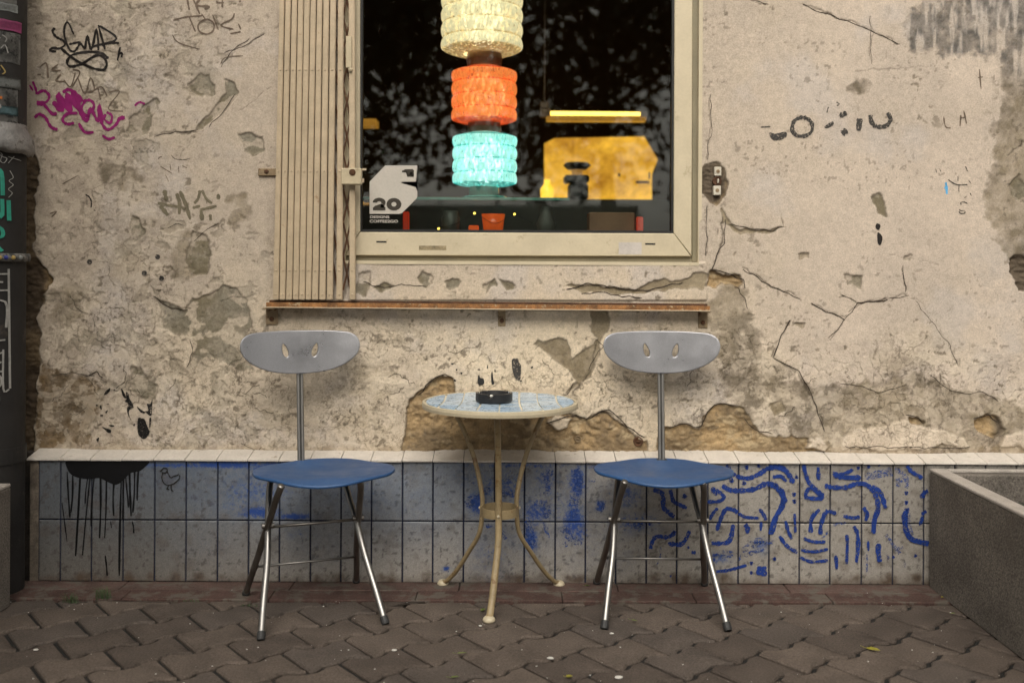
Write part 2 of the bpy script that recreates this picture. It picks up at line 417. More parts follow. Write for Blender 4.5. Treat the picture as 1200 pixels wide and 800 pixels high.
def glass_mat():
    m, t, b = newmat('window_glass'); t.nodes.remove(b)
    o = [n for n in t.nodes if n.type == 'OUTPUT_MATERIAL'][0]
    fr = nd(t, 'ShaderNodeFresnel'); fr.inputs['IOR'].default_value = 1.42
    tr = nd(t, 'ShaderNodeBsdfTransparent'); tr.inputs[0].default_value = (.86, .90, .87, 1)
    gl = nd(t, 'ShaderNodeBsdfGlossy'); gl.inputs['Roughness'].default_value = .01
    mx = nd(t, 'ShaderNodeMixShader')
    t.links.new(fr.outputs[0], mx.inputs[0]); t.links.new(tr.outputs[0], mx.inputs[1]); t.links.new(gl.outputs[0], mx.inputs[2])
    t.links.new(mx.outputs[0], o.inputs[0]); return m
M['glass'] = glass_mat()

# ============================================================ GROUND
bm = bmesh.new(); box(bm, (-60, -80, -.40), (60, 80, -.034))
tag(fin(bm, 'ground', M['ground']), kind='structure')
# interlocking pavers
YK = G(600, 705).y                     # front edge of the kerb strip
bed = bmesh.new(); box(bed, (-3.2, -.5, -.03), (3.2, YK, -.011))
pave = tag(fin(bed, 'pavement', M['joint']), kind='structure')
A0 = G(676.7, 761.7); A0.z = 0
va = Vector((.171, .118)); vj = Vector((.102, -.128))
def prof(t):                           # zigzag offset along a course line, t in 0..1
    t %= 1.0
    K = [(0, 0), (.10, .006), (.17, .0105), (.24, .008), (.36, -.008), (.46, -.0125), (.60, -.0145), (.68, -.010), (.77, .0), (.88, -.001), (1, 0)]
    for (a, x), (b, y) in zip(K[:-1], K[1:]):
        if a <= t <= b: return x+(y-x)*(t-a)/(b-a)
    return 0
_p0 = prof
def prof(t): return 1.4*_p0(t)
na = Vector((-va.y, va.x)).normalized()
TS = [0, .10, .17, .24, .36, .46, .60, .68, .77, .88, 1]
def clip(poly, ymax):
    out = []
    for i in range(len(poly)):
        a, b = poly[i], poly[(i+1) % len(poly)]
        if a.y <= ymax: out.append(a)
        if (a.y <= ymax) != (b.y <= ymax):
            out.append(a+(b-a)*((ymax-a.y)/(b.y-a.y)))
    return out
def inset(poly, dd):
    n = len(poly); out = []
    for i in range(n):
        p, a, b = poly[i], poly[i-1], poly[(i+1) % n]
        e1 = (p-a); e2 = (b-p)
        if e1.length < 1e-6 or e2.length < 1e-6: out.append(p.copy()); continue
        n1 = Vector((e1.y, -e1.x)).normalized(); n2 = Vector((e2.y, -e2.x)).normalized()
        m = (n1+n2)
        if m.length < .3: out.append(p-n1*dd); continue
        m = m.normalized(); out.append(p-m*min(dd/max(m.dot(n1), .45), dd*2))
    return out
pieces = []
for k in range(-10, 40):
    for j in range(-40, 45):
        s = Vector((A0.x, A0.y))+vj*k-va*(.5*k)+va*j
        if not (-3.0 < s.x < 2.9 and .2 < s.y < YK+.35): continue
        top = [s+va*t+na*prof(t) for t in TS]
        s2 = s+vj
        bot = [s2+va*t+na*prof(t+.5) for t in sorted(TS+[.5-.0], key=float)]
        bt = sorted({(x+.5) % 1.0 for x in TS if x < 1} | {0, 1})
        bot = [s2+va*t+na*prof((t+.5) % 1.0) for t in bt]
        poly = top+bot[::-1]
        # clockwise / counter-clockwise fix
        ar = sum(poly[i].x*poly[(i+1) % len(poly)].y-poly[(i+1) % len(poly)].x*poly[i].y for i in range(len(poly)))
        if ar < 0: poly = poly[::-1]
        poly = clip(poly, YK-.002)
        if len(poly) < 4: continue
        ar = .5*sum(poly[i].x*poly[(i+1) % len(poly)].y-poly[(i+1) % len(poly)].x*poly[i].y for i in range(len(poly)))
        if ar < .0012: continue
        c = sum(poly, Vector((0, 0)))/len(poly)
        cp = pxl(c.x, 0, max(c.y, .5))
        vis = -60 < cp[0] < 1260 and cp[1] < 850
        pieces.append((not vis, -c.y, poly, c))
pieces.sort(key=lambda q: (q[0], q[1]))
rest = bmesh.new()
for n, (nv, _, poly, c) in enumerate(pieces):
    bm = bmesh.new() if n < 290 else rest
    g = .0050+rnd.random()*.0024
    dz = rnd.uniform(-.0022, .0022); tx, ty = rnd.uniform(-.012, .012), rnd.uniform(-.012, .012)
    p0 = inset(poly, g); p1 = inset(poly, g+.0048)
    H = lambda p, z: Vector((p.x, p.y, z+dz+(p.x-c.x)*tx+(p.y-c.y)*ty))
    B = [bm.verts.new(H(p, -.030)) for p in p0]; A = [bm.verts.new(H(p, -.0060)) for p in p0]; T = [bm.verts.new(H(p, 0)) for p in p1]
    m = len(p0)
    for i in range(m):
        i2 = (i+1) % m
        bm.faces.new((B[i], B[i2], A[i2], A[i])); bm.faces.new((A[i], A[i2], T[i2], T[i]))
    bm.faces.new(T)
    if n < 290: fin(bm, 'paver', M['paver'][rnd.randrange(4)], pave, recalc=False)
ro = fin(rest, 'paver_field', M['paver'][0], pave, recalc=False); ro['kind'] = 'stuff'
# two rows of reddish kerb stones along the wall
kerb = empty('kerb', (0, YT, 0)); tag(kerb, kind='structure')
bm = bmesh.new(); box(bm, (-2.4, YK-YT, -.03), (2.4, .05, -.012)); fin(bm, 'kerb_bed', M['joint'], kerb)
for row, (ya, yb) in enumerate([(YK+.004, (YK+YT)/2+.006), ((YK+YT)/2+.008, YT+.01)]):
    x = -2.35+row*.3
    while x < 2.3:
        w = .50 if row == 0 else .62
        w *= rnd.uniform(.92, 1.05)
        bm = bmesh.new(); zz = .002+rnd.uniform(0, .003)
        box(bm, (x+.0012, ya-YT, -.028), (x+w-.0012, yb-YT, zz), .003)
        fin(bm, 'kerb_stone', M['kerb'][row], kerb); x += w

# ============================================================ PLASTER WALL
DX = .0036
xa, xb = P(-170, 300, YW).x, P(1370, 300, YW).x
za, zb = .470, P(600, -120, YW).z
xs = np.arange(xa, xb, DX); zs = np.arange(za, zb, DX)
X, Z = np.meshgrid(xs, zs)
u_, v_ = X/YW*F, (HC-Z)/YW*F
U = 600+u_-ROLL*v_; V = HY+v_+ROLL*u_
wa = fbm(U/26, V/26, 1, 5); wb = fbm(U/26, V/26, 5, 5)
Uw = U+wa*8; Vw = V+wb*8
f1 = fbm(U/9, V/9, 11, 4); f2 = fbm(U/150, V/150, 13, 4); f3 = fbm(U/40, V/40, 17, 5); f4 = fbm(U/3.2, V/3.2, 19, 3)
def region(polys, Uq=None, Vq=None, soft=1.4, rag=1.2):
    Uq = Uw if Uq is None else Uq; Vq = Vw if Vq is None else Vq
    m = np.zeros(U.shape)
    for pts in polys:
        a = np.array(pts); lo = a.min(0)-26; hi = a.max(0)+26
        jj = np.where((xs > P(lo[0], 300, YW).x-.02) & (xs < P(hi[0], 300, YW).x+.02))[0]
        ii = np.where((zs > P(600, hi[1]+4, YW).z-.02) & (zs < P(600, lo[1]-4, YW).z+.02))[0]
        if not len(jj) or not len(ii): continue
        sl_ = (slice(ii[0], ii[-1]+1), slice(jj[0], jj[-1]+1))
        s = poly_sd(Uq[sl_], Vq[sl_], pts)+f1[sl_]*rag*2.2
        m[sl_] = np.maximum(m[sl_], sst(-soft, soft, s))
    return m
shallow = region([
 [(219,97),(233,82),(247,84),(252,98),(247,110),(235,112),(222,106)],
 [(262,90),(274,95),(275,110),(265,130),(250,145),(238,152),(228,150),(245,135),(256,120),(262,105)],
 [(150,140),(165,125),(185,115),(190,120),(178,135),(172,155),(160,165),(150,158)],
 [(278,160),(290,157),(303,162),(308,178),(298,187),(283,180)],
 [(218,300),(228,275),(242,276),(247,292),(238,318),(222,325)],
 [(182,350),(195,358),(215,362),(222,350),(240,345),(262,334),(280,340),(290,352),(295,375),(290,395),(298,430),(280,432),(262,425),(240,418),(225,432),(222,425),(232,405),(228,395),(205,392),(190,380)],
 [(156,252),(165,255),(172,268),(160,284),(155,275)],
 [(153,425),(163,428),(172,445),(185,452),(178,470),(165,465),(156,445)],
 [(660,335),(700,330),(720,335),(740,338),(790,330),(825,322),(832,322),(826,338),(790,340),(750,347),(720,343),(680,340)],
 [(627,402),(632,396),(641,399),(653,395),(663,399),(669,411),(671,420),(686,411),(698,402),(701,397),(695,387),(696,361),(713,361),(717,375),(714,390),(707,400),(701,414),(689,435),(680,450),(665,463),(675,447),(671,439),(659,429),(650,417),(638,411)],
 [(847,246),(853,252),(860,262),(856,268),(850,262)],[(850,264),(890,269),(918,267),(917,252),(921,270),(890,273),(858,269)],
 [(1020,230),(1029,226),(1034,240),(1036,254),(1028,250)],[(989,326),(1006,326),(1006,337),(991,336)],[(938,299),(947,297),(946,304),(939,305)],
 [(931,378),(939,377),(937,384),(930,383)],[(900,478),(915,470),(922,485),(908,490)],[(1058,303),(1066,302),(1065,307),(1058,307)],
 [(496,316),(505,321),(508,331),(502,339),(496,333),(492,324)],[(419,320),(431,318),(434,330),(430,343),(419,342)],[(438,335),(450,330),(460,335),(447,341)],
 [(521,330),(530,327),(541,331),(537,338),(524,337)],[(565,333),(578,331),(582,337),(570,340)],[(585,331),(600,328),(606,335),(592,339)],
 [(1185,215),(1196,205),(1204,215),(1200,240),(1190,235)],
])
mid_ = region([
 [(880,465),(895,440),(930,445),(975,455),(1015,445),(1060,440),(1085,440),(1110,455),(1150,465),(1210,475),(1320,470),(1320,532),(940,532),(925,500),(915,480),(900,470)],
 [(1055,30),(1090,2),(1330,-20),(1330,60),(1200,64),(1070,60)],
 [(1172,60),(1260,40),(1260,345),(1210,345),(1198,330),(1182,310),(1176,292),(1160,262),(1153,240),(1156,215),(1168,185),(1168,150),(1178,115)],
 [(1185,150),(1260,150),(1260,300),(1190,290),(1180,250),(1192,220)],
 [(835,318),(848,318),(868,325),(873,340),(870,345),(880,375),(893,395),(895,420),(885,445),(870,465),(862,455),(870,420),(865,390),(850,365),(840,345)],
 [(60,340),(85,330),(100,345),(95,370),(75,385),(60,375)],
 [(270,228),(288,226),(297,240),(290,262),(275,272),(268,262),(280,245)],
 [(118,195),(150,197),(162,208),(145,220),(122,212)],
 [(1000,97),(1018,94),(1020,106),(990,106)],
 [(197,310),(205,295),(222,275),(226,290),(220,327),(205,325)],
 [(880,330),(868,350),(872,420),(905,470),(870,500),(852,470),(838,420),(826,360)],
[(45,430),(75,437),(100,443),(114,452),(118,470),(108,490),(106,510),(95,524),(40,526)],
], soft=5, rag=5)
deep = region([
 [(478,480),(490,462),(505,445),(518,437),(530,442),(537,455),(548,470),(600,480),(640,482),(665,487),(690,489),(700,483),(712,478),(722,487),(735,500),(750,510),(758,518),(762,535),(470,535)],
 [(768,535),(770,503),(800,497),(820,500),(828,480),(838,474),(850,472),(865,475),(872,488),(885,500),(890,507),(930,513),(962,516),(962,535)],
 [(825,192),(838,187),(850,195),(852,215),(850,228),(840,240),(830,236),(820,222),(819,205)],
 [(-180,168),(38,172),(44,200),(42,250),(44,300),(58,330),(48,370),(44,440),(40,540),(-180,540)],
 [(1180,308),(1190,298),(1230,290),(1230,345),(1196,338),(1182,322)],
 [(832,316),(843,318),(868,326),(873,338),(862,336),(846,330),(838,340),(830,336)],
 [(1140,490),(1155,482),(1172,487),(1180,498),(1165,510),(1145,505)],[(1060,490),(1072,485),(1080,493),(1068,499)],
])
isl = region([
 [(982,520),(990,510),(1010,503),(1035,500),(1060,494),(1100,505),(1130,512),(1137,523),(985,525)],
 [(1173,522),(1180,507),(1215,502),(1215,525)],[(943,526),(950,514),(960,513),(966,520),(962,527)],
 [(640,494),(652,488),(668,492),(664,500),(650,503)]], rag=.8)
deep *= (1-isl); mid_ *= (1-isl); shallow *= (1-isl)
# ageing: strong low down and on the left, weak upper right
age = np.clip(sst(330, 470, V)*.8+sst(300, 60, U)*.55+.05+f2*.6-sst(880, 1000, U)*sst(480, 380, V)*.35, 0, 1)
tn = fbm(Uw/55, Vw/38, 23, 5)*3.2+V/300
tf = tn*3.0; fl = np.floor(tf); fr_ = tf-fl
terr = fl+sst(0, .14, fr_)
edge = np.exp(-((fr_-.05)/.05)**2)*age*sst(-.1, .25, f3+age*.35)
auto = sst(.27, .30, fbm(Uw/30, Vw/26, 31, 6, .62)+age*.17-.10)*sst(.0, .2, age)      # small flaked spots
auto *= (1-sst(820, 850, U)*sst(470, 400, V)*.85)
chips = sst(.47, .50, fbm(Uw/9, Vw/9, 37, 4)-.02)*sst(.0, .25, age+f2*.3)
crk = np.zeros(U.shape)
def crack(pts, w=.9, s=1.0, jit=5):
    global crk
    a = np.array(pts); lo = a.min(0)-12; hi = a.max(0)+12
    msk = (U[0] > lo[0]-10) & (U[0] < hi[0]+10); m2 = (V[:, 0] > lo[1]-12) & (V[:, 0] < hi[1]+12)
    jj = np.where(msk)[0]; ii = np.where(m2)[0]
    if not len(jj) or not len(ii): return
    q = (slice(ii[0], ii[-1]+1), slice(jj[0], jj[-1]+1))
    d_ = line_d(U[q]+wa[q]*jit+f1[q]*3.2, V[q]+wb[q]*jit+fbm(U[q]/7, V[q]/7, 83, 3)*3.2, pts)
    crk[q] = np.maximum(crk[q], s*np.clip(1.1+f1[q]*1.6, .15, 1)*np.exp(-(d_/(w*.72*(1+1.2*f3[q])))**2))
crack([(940,5),(960,14),(975,17),(985,22),(1010,32),(1040,45),(1052,52)], 1.1)
crack([(870,316),(905,335),(937,350)], 1.3); crack([(950,354),(975,368),(990,375),(1005,355),(1015,353),(1030,353),(1062,347)], 1.5)
crack([(985,345),(1003,353)], .9); crack([(990,375),(980,388),(970,396)], .9); crack([(1003,354),(995,368)], 1.2)
crack([(925,376),(912,400),(906,418)], 1.4); crack([(906,418),(935,435),(948,460),(962,485),(966,505)], 1.2, .8)
crack([(849,256),(848,285),(840,300),(834,318)], 1.1); crack([(833,110),(834,155),(830,165),(829,187)], .8, .7)
crack([(828,240),(829,262),(827,300)], .9, .7); crack([(1058,315),(1061,342)], 1.0); crack([(1072,352),(1110,400),(1125,430)], .7, .5)
crack([(1019,20),(1021,75)], .7, .6); crack([(880,0),(892,4),(900,5)], 1); crack([(1000,82),(1030,82),(1088,79)], .9, .5, 4)
crack([(1180,180),(1200,165),(1220,150)], 1.4); crack([(863,267),(880,276),(905,270)], .8, .6)
crack([(320,100),(300,118),(278,132)], .8, .6); crack([(205,192),(230,150)], .7, .4); crack([(180,160),(205,155),(232,152)], 1.2, .9)
crack([(180,350),(200,362),(222,362)], 1.2); crack([(182,350),(190,380),(222,404)], .8, .5); crack([(262,62),(285,55),(310,40)], .9, .7); crack([(258,78),(275,58),(292,46)], .8, .7)
crack([(200,130),(225,148)], .8, .5); crack([(1040,300),(1100,310)], .5, .4); crack([(700,400),(692,430),(672,462)], 1.3, .9)
crack([(640,500),(665,487),(690,488),(712,479),(735,500),(757,512)], 1.4, .9)
for q in range(26):              # thin short hair cracks in the aged zones
    x0, y0 = rnd.choice([(rnd.uniform(60, 320), rnd.uniform(300, 520)), (rnd.uniform(330, 900), rnd.uniform(370, 480)), (rnd.uniform(900, 1200), rnd.uniform(420, 500)), (rnd.uniform(50, 320), rnd.uniform(20, 300))])
    an = rnd.uniform(-.7, .7); L = rnd.uniform(15, 45)
    crack([(x0, y0), (x0+L*.5*math.cos(an), y0+L*.5*math.sin(an)+rnd.uniform(-5, 5)), (x0+L*math.cos(an), y0+L*math.sin(an))], .7, rnd.uniform(.4, .8), 9)
# heights (towards the street is positive)
band = sst(408, 410, U)*sst(829, 826, U+f1*2)*sst(306.5, 308.5, V)*sst(353, 351, V)
h = .0035*f2+.0018*f3+.0005*f1+.0004*f4
h += age*.0013*(terr-fl.mean())
h += band*.008
h -= edge*.0014
h -= shallow*(.0055-.0008*f1-.001*f4)+mid_*(.0025+.002*f3+.0008*f4)
rub = np.abs(fbm(U/13, V/8, 91, 4))
h -= deep*(.013-.010*f3-.014*rub-.0035*f1-.0015*f4)
h -= auto*.0022*(1-shallow)*(1-deep)+chips*.002
h -= crk*.003
h += isl*.004
h = np.minimum(h, .013)
# colour of the layers
def C(*c): return np.array(c)[None, None, :]
def mx(a, b, m): return a*(1-m[..., None])+b*m[..., None]
warm = sst(260, 420, V)*sst(1000, 760, U+60*f2)*sst(60, 320, U)
base = mx(C(.53, .445, .355)+0*U[..., None], C(.72, .60, .44), np.clip(warm+.3*f3, 0, 1))
base = mx(base, C(.66, .555, .455), np.clip(sst(780, 1100, U)*.8, 0, 1))
base = mx(base, C(.44, .375, .31), np.clip(sst(.0, .5, f2)*.45, 0, 1))
base = mx(base, C(.36, .295, .225), np.clip(sst(230, 60, U+f2*60)*.45, 0, 1))  # darker left end: light falloff put into the colour, besides its own tone
base = mx(base, C(.56, .50, .45), np.clip(sst(.1, .45, fbm(U/70, V/70, 41, 5))*.55, 0, 1))
base = mx(base, C(.44, .36, .24), np.clip(sst(.12, .5, fbm(U/45, V/45, 43, 6))*.38*(.2+age), 0, 1))
base = mx(base, C(.70, .60, .46), np.clip(sst(.15, .4, fbm(U/28, V/28, 47, 5))*.5*age, 0, 1))
base *= (1+.05*(fl % 3-1)*age)[..., None]
col = base
olive = mx(C(.205, .172, .112)+0*U[..., None], C(.29, .26, .20), np.clip(.5+f3*1.3, 0, 1))
col = mx(col, mx(olive, base, np.full(U.shape, .35)), auto*(.65-.3*sst(320, 360, U)*sst(900, 860, U)))
col = mx(col, C(.22, .18, .13), chips*.8)
gmid = mx(C(.30, .245, .17)+0*U[..., None], C(.19, .155, .11), np.clip(.45+f3*1.8, 0, 1))
top_r = sst(1000, 1060, U)*sst(110, 70, V)
streak = fbm(U/5, V/26, 53, 4)
gmid = mx(gmid, mx(C(.20, .135, .07)+0*U[..., None], C(.13, .09, .05), np.clip(.5+f3*1.5, 0, 1)), sst(150, 130, U)*sst(400, 425, V))
gmid = mx(gmid, mx(C(.30, .275, .25)+0*U[..., None], C(.13, .118, .105), sst(-.15, .2, streak)), top_r)
mm = mid_*(1-top_r*sst(.05, .3, -streak)*.6)
col = mx(col, gmid, np.clip(mm*(.75+.5*f1), 0, 1))
oi = np.clip(shallow*(1-.75*sst(.12, .2, fbm(Uw/16, Vw/13, 97, 5))), 0, 1)
olive = mx(olive, C(.36, .31, .235), sst(.05, .35, fbm(U/9, V/7, 99, 4))*.6)
col = mx(col, olive, oi)
sandy = sst(615, 640, U)*sst(1000, 900, U)
col = mx(col, mx(C(.33, .27, .18)+0*U[..., None], C(.24, .19, .12), np.clip(.5+f3*1.5, 0, 1)), shallow*sandy)
dcol = mx(C(.42, .295, .155)+0*U[..., None], C(.20, .145, .085), np.clip(.5+f3*1.2+f1*.6, 0, 1))
dcol = mx(dcol, C(.46, .36, .22), sst(.15, .4, fbm(U/14, V/9, 59, 4))*.7)
ldark = np.maximum(sst(62, 48, U+6*f1), 0)
dcol = mx(dcol, mx(C(.085, .06, .038)+0*U[..., None], C(.15, .105, .06), np.clip(.5+f3*1.5, 0, 1)), ldark)
lbrown = sst(50, 60, U)*sst(150, 130, U)
dcol = mx(dcol, mx(C(.17, .11, .05)+0*U[..., None], C(.10, .075, .05), np.clip(.5+f3*1.5, 0, 1)), lbrown)
hole = sst(18, 12, np.hypot((U-835)*.9, (V-213)*.55)); dcol = mx(dcol, C(.13, .10, .07), np.maximum(hole, sst(1160, 1172, U)))
col = mx(col, dcol, deep)
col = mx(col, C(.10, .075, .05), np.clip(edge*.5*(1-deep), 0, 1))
col = mx(col, C(.06, .045, .03), np.clip(crk*.9, 0, 1))  # groove shade of the cracks put into the colour, with dirt
# grime line at the foot, rust wash under the rail
col = mx(col, C(.26, .19, .11), sst(516, 530, V+f1*6)*.5)
rw = sst(372, 356, V+f3*18)*sst(352, 356, V)*sst(310, 325, U)*sst(835, 825, U)
col = mx(col, C(.34, .24, .13), rw*.35)
sp = sst(.47, .5, fbm(U/4.5, V/4.5, 61, 2))*sst(-.05, .2, fbm(U/60, V/60, 67, 3)+age*.2)
col = mx(col, C(.12, .095, .07), sp*.45)
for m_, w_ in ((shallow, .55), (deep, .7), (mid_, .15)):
    col = mx(col, C(.10, .075, .05), np.clip(4*m_*(1-m_), 0, 1)**2*w_)  # dark rims round the patches: shade of the step put into the colour
col = mx(col, C(.62, .52, .40), isl*.55)
YY = YW-h
# window opening
WX0, WX1, WZ0 = P(404, 300, YW).x, P(818.5, 300, YW).x, P(600, 306.5, YW).z
cx = (X[:-1, :-1]+X[1:, 1:])/2; cz = (Z[:-1, :-1]+Z[1:, 1:])/2
keep = ~((cx > WX0) & (cx < WX1) & (cz > WZ0))
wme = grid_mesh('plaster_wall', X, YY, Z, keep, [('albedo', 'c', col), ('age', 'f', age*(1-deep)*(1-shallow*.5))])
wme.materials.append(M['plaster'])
wall = link(bpy.data.objects.new('plaster_wall', wme))
tag(wall, 'weathered beige plaster house wall with flaking patches, cracks and graffiti', 'wall')
def wy(x, z):                          # plaster surface depth at a wall point
    j = min(max(int(round((x-xa)/DX)), 1), len(xs)-2); i = min(max(int(round((z-za)/DX)), 1), len(zs)-2)
    return float(YY[i-1:i+2, j-1:j+2].min())
# the rest of the house front round the detailed part
wt = P(600, -330, YW).z
for a, b in [((-9, YW+.012, -.05), (xa+.004, YW+.35, 7)), ((xb-.006, YW+.012, -.05), (9, YW+.35, 7)), ((xa+.004, YW+.012, zb-.006), (WX0, YW+.35, 7)), ((WX1, YW+.012, zb-.006), (xb-.006, YW+.35, 7)), ((WX0, YW+.012, wt), (WX1, YW+.35, 7)),
             ((xa+.004, YW+.04, .1), (WX0, YW+.35, zb-.006)), ((WX1, YW+.04, .1), (xb-.006, YW+.35, zb-.006)), ((WX0, YW+.04, .1), (WX1, YW+.35, WZ0-.004))]:
    bm = bmesh.new(); box(bm, a, b); fin(bm, 'masonry', M['wall_far'], wall)
for a, b in [((WX1-.002, YW-.001, WZ0), (WX1+.012, YW+.1, zb)), ((WX0-.012, YW-.001, WZ0), (WX0+.002, YW+.1, zb)), ((WX0, YW-.010, WZ0-.012), (WX1, YW+.1, WZ0+.001))]:
    bm = bmesh.new(); box(bm, a, b); fin(bm, 'reveal', M['frame'], wall)

# ---- painted strokes: thin skins of paint lying on the surface
def strokes(name, mat, parent, specs, origin=(0, 0), scale=1.0, surf='wall', off=.0011, sm=5, Yc=None):
    bm = bmesh.new()
    for si, sp_ in enumerate(specs):
        dl = si*.00002
        w, pts = sp_[0], sp_[1:]
        closed = pts[0] == 'c'
        if closed: pts = pts[1:]
        q = [Vector((origin[0]+a/scale, origin[1]+b/scale, 0)) for a, b in pts]
        q = catmull(q, sm, closed) if len(q) > 2 else [q[0].lerp(q[1], k/6) for k in range(7)]
        if closed: q.append(q[0].copy())
        wpx = w/scale
        rows = []; n = len(q)
        for i, p in enumerate(q):
            t = (q[min(i+1, n-1)]-q[max(i-1, 0)])
            if t.length < 1e-6: continue
            t.normalize(); nn = Vector((-t.y, t.x, 0))
            ww = wpx*.5*(1+.20*math.sin(i*.9+p.x)+.12*math.sin(i*2.3+p.y)) * (1 if closed else (.65 if i in (0, n-1) else 1))
            row = []
            for s in (-1, 0, 1):
                r_ = p+nn*ww*s
                if surf == 'wall':
                    g = P(r_.x, r_.y, YW); y = wy(g.x, g.z)-off-dl
                elif surf == 'tile':
                    g = P(r_.x, r_.y, YT); y = YT-off-dl
                else:
                    y = surf(r_.x, r_.y); g = P(r_.x, r_.y, y) if not isinstance(y, Vector) else y
                    if isinstance(y, Vector): row.append(bm.verts.new(y)); continue
                row.append(bm.verts.new(Vector((g.x, y, g.z))))
            rows.append(row)
        for a, b in zip(rows[:-1], rows[1:]):
            for s in (0, 1): bm.faces.new((a[s], b[s], b[s+1], a[s+1]))
    return fin(bm, name, mat, parent, recalc=False)
def blobs(name, mat, parent, polys, origin=(0, 0), scale=1.0, surf='wall', off=.0012):
    bm = bmesh.new()
    for pts in polys:
        q = catmull([Vector((origin[0]+a/scale, origin[1]+b/scale, 0)) for a, b in pts], 3, True)
        vs = []
        for p in q:
            g = P(p.x, p.y, YW if surf == 'wall' else YT)
            vs.append(bm.verts.new((g.x, (wy(g.x, g.z) if surf == 'wall' else YT)-off, g.z)))
        bm.faces.new(vs)
    bmesh.ops.triangulate(bm, faces=bm.faces[:])
    return fin(bm, name, mat, parent, recalc=False)
o5 = 4.706
g = strokes('graffiti_tag', M['p_black'], wall, [
 (13, (300,155),(288,175),(310,205),(350,225),(355,250),(325,268),(290,265),(275,280),(310,285)),
 (12, (408,192),(385,140),(368,125),(355,160),(360,220),(385,275),(410,285),(430,260),(440,240)),
 (12, (380,245),(430,235),(445,235)), (12, (440,235),(470,272)), (13, (470,272),(482,200),(505,275),(535,165),(545,280)),
 (11, (500,262),(600,238),(660,240)), (12, (545,140),(580,275)), (12, (550,145),(630,195),(635,225),(560,250),(620,235)),
 (14, (330,262),(400,320),(470,360),(560,388),(590,360),(575,320),(530,310),(450,355),(390,368),(370,345),(400,305),(480,288),(560,295),(600,325)),
 (14, (665,262),(648,335)), (10, (655,300),(675,295),(670,318))], (0, 0), o5)
g['label'] = 'thin black looping marker tag'
g = strokes('graffiti_tag', M['p_pink'], wall, [
 (13, (180,450),(195,490),(200,520)), (11, (162,470),(180,500)), (16, (200,518),(240,500),(270,530),(250,565),(200,560)), (22, (200,570),(240,575)), (18, (240,575),(290,630),(310,620)),
 (26, (290,560),(340,610),(320,520),(390,620),(370,520),(430,600),(400,510),(455,560)), (18, (345,510),(380,495),(430,530),(440,620)),
 (16, (455,560),(500,555),(520,590),(480,640),(450,600),(470,560)), (18, (440,615),(480,670),(500,600),(545,670),(550,580),(570,680)),
 (14, (590,620),(620,640),(610,680),(580,660),(585,630)), (16, (550,650),(590,715),(640,690),(665,650),(690,650)), (22, (665,655),(690,648)),
 (16, (430,625),(370,630),(345,660),(370,685),(410,678)), (17, (190,650),(215,630),(250,650),(280,700),(318,715)), (16, (435,680),(470,730),(520,730)), (15, (568,748),(600,768),(635,757)),
 (12, (745,585),(770,565),(800,575))], (0, 0), o5)
g['label'] = 'magenta sprayed scrawl'
g = strokes('graffiti_tag', M['p_faint2'], wall, [
 (9, (220,370),(255,350),(262,430)), (9, (205,412),(225,412)), (9, (320,355),(285,385),(335,390)), (8, (335,410),(305,445),(360,450)), (8, (350,440),(390,480),(415,400)), (8, (400,385),(440,400),(400,480)),
 (8, (430,430),(470,520),(500,430),(520,500),(460,510)), (8, (540,480),(555,550)), (8, (520,500),(560,480),(590,530)), (7, (600,510),(660,505),(600,600),(680,615))], (0, 0), o5)
g['label'] = 'faded brown marker letters'
s5 = 5.333
g = strokes('graffiti_tag', M['p_faint2'], wall, [
 (10, (125,130),(200,110),(310,100)), (10, (225,110),(262,200)), (9, 'c', (330,122),(375,145),(372,195),(330,215),(285,195),(283,150)), (8, (300,88),(330,130)), (10, (370,95),(405,190)), (10, (505,85),(490,120),(420,160),(500,185)), (9, (530,150),(545,185)), (10, (480,212),(545,200)),
 (12, (212,0),(225,65)), (12, (250,0),(290,90)), (13, (290,0),(270,35),(350,45),(320,60)), (11, (395,5),(400,25)), (11, (430,0),(430,50)), (10, (395,20),(440,20)), (14, (536,5),(545,15)),
 (6, (120,220),(160,270),(290,310)), (5, (420,400),(450,360),(560,350))], (180, 0), s5)
g['label'] = 'grey-brown marker letters TOK'
s8 = 8.571
g = strokes('graffiti_tag', M['p_faint'], wall, [
 (42, (115,195),(118,240),(135,300)), (26, (45,325),(130,345),(260,365),(330,385)), (40, (70,350),(150,450)), (36, (235,230),(265,320),(262,440)), (34, (268,205),(330,350),(370,490)),
 (28, (395,375),(470,355)), (34, (470,200),(450,280),(410,330)), (26, (490,195),(530,280),(590,330)), (28, (470,395),(635,355)), (40, (478,400),(490,500)), (34, (650,235),(655,290)), (30, (570,440),(575,500))], (180, 200), s8)
g['label'] = 'faded olive paint letters'
cz8 = 2.9625
g = strokes('graffiti_tag', M['p_dark'], wall, [
 (13, 'c', (418,408),(446,425),(448,455),(425,472),(395,470),(380,450),(388,420)), (16, (650,400),(655,425),(672,442)), (15, (672,442),(705,438),(720,415),(710,392)), (22, (614,412),(610,455)), (18, (545,405),(568,392)),
 (20, (552,465),(570,452)), (4, (270,442),(305,440)), (3.5, (500,392),(505,372)), (3.5, (533,355),(543,362),(535,368))], (800, 0), cz8)
g['label'] = 'half scraped dark letters'
blobs('paint_remains', M['p_dark'], wall, [[(300,460),(320,465),(358,458),(358,478),(330,488),(310,485)], [(492,440),(520,422),(522,436),(500,446)]], (800, 0), cz8)
g = strokes('graffiti_tag', M['p_faint2'], wall, [(4, (905,405),(912,440),(930,445)), (5, (965,400),(962,440)), (5, (975,385),(985,430)), (4, (965,410),(982,408)), (5, (1030,240),(1035,310)), (4, (1025,270),(1042,268))], (800, 0), cz8)
g['label'] = 'thin grey scribble'
